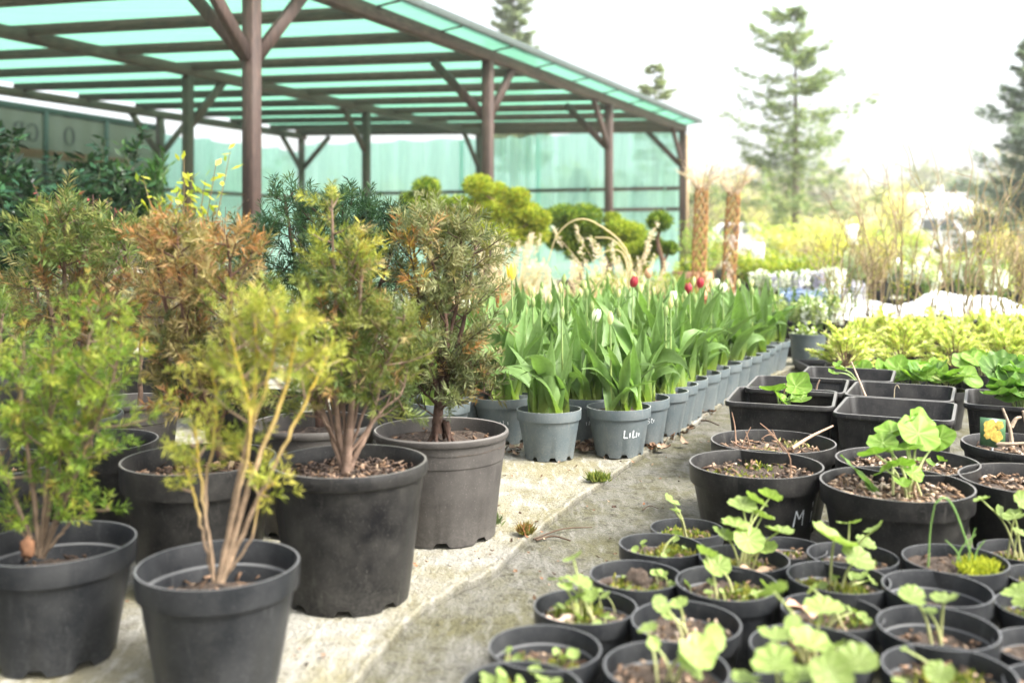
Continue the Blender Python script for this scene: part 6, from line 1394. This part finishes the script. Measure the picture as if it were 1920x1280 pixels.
for k, (px, d, hh, rad, pal, lab) in enumerate(((1330, 56, 3.8, 2.6, LB_, 'lime green hedge bush behind the willows'), (1405, 58, 3.6, 3.0, YB, 'pale yellow bush left of the fir trunk'), (1450, 60, 3.6, 2.6, LB_, 'lime bush right against the fir trunk'), (1560, 36, 1.7, 1.8, PB, 'pinkish brown bush right of the fir trunk'), (1640, 44, 3.4, 2.0, [(0.66, 0.60, 0.42), (0.60, 0.56, 0.30)], 'pale blossoming tree between the fir and the house'), (1690, 40, 2.8, 1.3, YB, 'yellow bush left of the house'), (1860, 38, 2.2, 1.5, YB, 'yellow bush between the van and the blue spruce'), (1590, 30, 1.3, 1.2, YB, 'low yellow bush in front of the pinkish bush'), (1525, 40, 2.2, 1.7, PB, 'brownish bush straight behind the fir trunk'), (1305, 40, 3.4, 2.0, [(0.20, 0.20, 0.13), (0.28, 0.26, 0.16)], 'brown green tree right behind the shelter corner'), (1490, 26, 1.1, 1.5, LB_, 'low lime bush at the foot of the fir'), (1690, 28, 0.8, 1.0, LB_, 'low lime bush before the house, left of the van'))):
    bush('background_bush', lab, 'bush', px, d, hh, rad, pal, 860 + k * 3, 1800, 0.15, grp='bushes beyond the nursery rows')
# far wood along the horizon
mb = MB(); g = rng(95)
for k in range(64):
    px = g.uniform(1180, 2250) if k < 46 else g.uniform(-900, 1200); d = g.uniform(85, 130); q = W(px, HY, d); hh = g.uniform(6.0, 9.8) * (1.1 if px > 1680 else 0.85); rad = g.uniform(2.0, 4.0); nn = 420
    tube(mb, [(q[0], q[1], 0), (q[0] + 0.3, q[1], hh * 0.8)], [0.3, 0.1], 5, (0.12, 0.09, 0.07))
    dirs = norm(g.normal(size=(nn, 3))); b = np.array([q[0], q[1], hh * 0.64]) + dirs * np.array([rad, rad, hh * 0.36]) * g.uniform(0.45, 1, nn)[:, None] * (1 + 0.25 * np.sin(dirs[:, :1] * 5 + k))
    blades(mb, b, g.normal(size=(nn, 3)), 1.1, 0.6, pick(g, [(0.22, 0.25, 0.17), (0.26, 0.28, 0.20), (0.32, 0.30, 0.24)] if k % 3 else [(0.40, 0.35, 0.30), (0.36, 0.32, 0.26)], nn, 0.2), seed=k)
ob('far_woods', mb, M['crown'], None, kind='stuff', label='hazy line of woodland along the horizon', category='woods')

# ------------------------------------------------------------------ litter on the fabric
def litter(name, label, pts, n, seed, size=0.022, pal=CHIP + [(0.30, 0.14, 0.07), (0.42, 0.30, 0.20)], spread=0.05):
    g = rng(seed); mb = MB()
    for k in range(n):
        c = np.asarray(pts[g.integers(0, len(pts))]) + np.array([g.normal() * spread, g.normal() * spread, 0]); s = size * g.uniform(0.5, 1.5); az = g.uniform(0, 6.28); cl = pick(g, pal, 1)[0]
        V = []; na = 7
        tl = g.normal(size=2) * 0.5
        for u_ in np.linspace(0, 1, na):
            w_ = 0.36 * s * math.sin(PI * min(u_ * 0.92 + 0.05, 1)) * (1 + 0.3 * math.sin(u_ * 20 + k))
            for sg in (-1, 0, 1):
                x, y = s * (u_ - 0.5), sg * w_; zz = 0.004 + abs(sg) * 0.25 * s * g.uniform(0.2, 0.8) + 0.5 * s * (u_ - 0.4) ** 2 + max(0, x * tl[0] + y * tl[1])
                V.append((c[0] + x * math.cos(az) - y * math.sin(az), c[1] + x * math.sin(az) + y * math.cos(az), c[2] + zz))
        mb.add(V, [(i_ * 3 + q, i_ * 3 + q + 1, i_ * 3 + q + 4, i_ * 3 + q + 3) for i_ in range(na - 1) for q in range(2)], cl)
    ob(name, mb, M['chips'], None, kind='stuff', label=label, category='leaf litter')
litter('leaf_litter', 'dry brown leaves caught between the two foremost tulip pots', [G(1098, 846, ZL), G(1085, 838, ZL), G(1100, 832, ZL)], 55, 1, 0.024, spread=0.022)
litter('leaf_litter', 'dry brown leaves along the path side of the tulip row', [G(1232, 838, ZL), G(1245, 828, ZL), G(1262, 815, ZL), G(1285, 802, ZL), G(1320, 778, ZL)], 46, 2, 0.026, spread=0.03)
litter('leaf_litter', 'few dry leaves left of the foremost tulip pot', [G(960, 848, ZL), G(940, 852, ZL), G(968, 838, ZL)], 12, 3, 0.022, spread=0.025)
litter('leaf_litter', 'crumbs of dry leaf and soil strewn over the pale fabric', [G(px, py, ZL) for px, py in ((960, 900), (880, 960), (940, 1040), (780, 1060), (770, 1090), (560, 1220), (240, 1080), (1000, 1000), (1060, 880), (1170, 870), (930, 1010), (300, 1130))], 70, 4, 0.008, spread=0.06)
litter('leaf_litter', 'crumbs and leaf bits strewn over the old fabric of the path', [G(px, py, ZR) for px, py in ((1330, 800), (1300, 850), (1250, 900), (1180, 960), (1120, 1040), (1050, 1080), (1480, 770), (1650, 960), (1540, 960), (1640, 1150))], 70, 5, 0.009, spread=0.07)
g = rng(99)
for k, (a, b, r, lab) in enumerate((((1000, 1010), (1110, 988), 0.0022, 'thin bent twig lying across the fabric edge'), ((1005, 1012), (1070, 1013), 0.003, 'short dark twig beside the fabric edge'), ((1312, 788), (1348, 797), 0.004, 'broken twig on the path beside the tulip row'), ((1205, 956), (1235, 953), 0.0015, 'hair thin twig behind the farthest small pot'))):
    A, B_ = G(*a, ZR + 0.006), G(*b, ZR + 0.006); mb = MB(); m1 = (A + B_) / 2 + np.array([0, 0.02, 0.004])
    tube(mb, smooth_path([A, m1, B_], 10), np.linspace(r, r * 0.6, 10), 5, (0.09, 0.06, 0.04)); ob('fallen_twig', mb, M['twig'], None, label=lab, category='twig', group='twigs on the fabric')
for k, (px, py, s, n, lab, pal) in enumerate(((1122, 903, 0.045, 700, 'green moss tuft on the fabric edge', [(0.16, 0.20, 0.04), (0.10, 0.14, 0.03), (0.24, 0.24, 0.06)]), (985, 1003, 0.028, 300, 'brownish moss tuft beside the fallen twigs', [(0.24, 0.18, 0.06), (0.16, 0.15, 0.04), (0.28, 0.12, 0.05)]), (925, 985, 0.03, 260, 'small moss tuft at the foot of the taupe tub', [(0.10, 0.14, 0.06), (0.14, 0.17, 0.07)]))):
    c = G(px, py, 0.016); mb = moss_mb(s * 1.4, n, 990 + k, 1, pal, 0.024, cen=[(0, 0)]); ob('moss_tuft', mb, M['moss'], None, loc=c, label=lab, category='moss')

# ------------------------------------------------------------------ air
hz = bpy.data.materials.new('haze air'); hz.use_nodes = True
ht = hz.node_tree; ht.nodes.clear(); ho = ht.nodes.new('ShaderNodeOutputMaterial'); hv = ht.nodes.new('ShaderNodeVolumePrincipled')
hv.inputs['Color'].default_value = (0.97, 0.98, 0.97, 1); hv.inputs['Density'].default_value = 0.0012; hv.inputs['Anisotropy'].default_value = 0.2
ht.links.new(hv.outputs[0], ho.inputs['Volume'])
mb = MB(); box(mb, (0, 120, 6.5), (320, 300, 15)); o = ob('haze', mb.mesh('haze', False), hz, None, kind='stuff', label='pale bright haze over the nursery', category='haze')
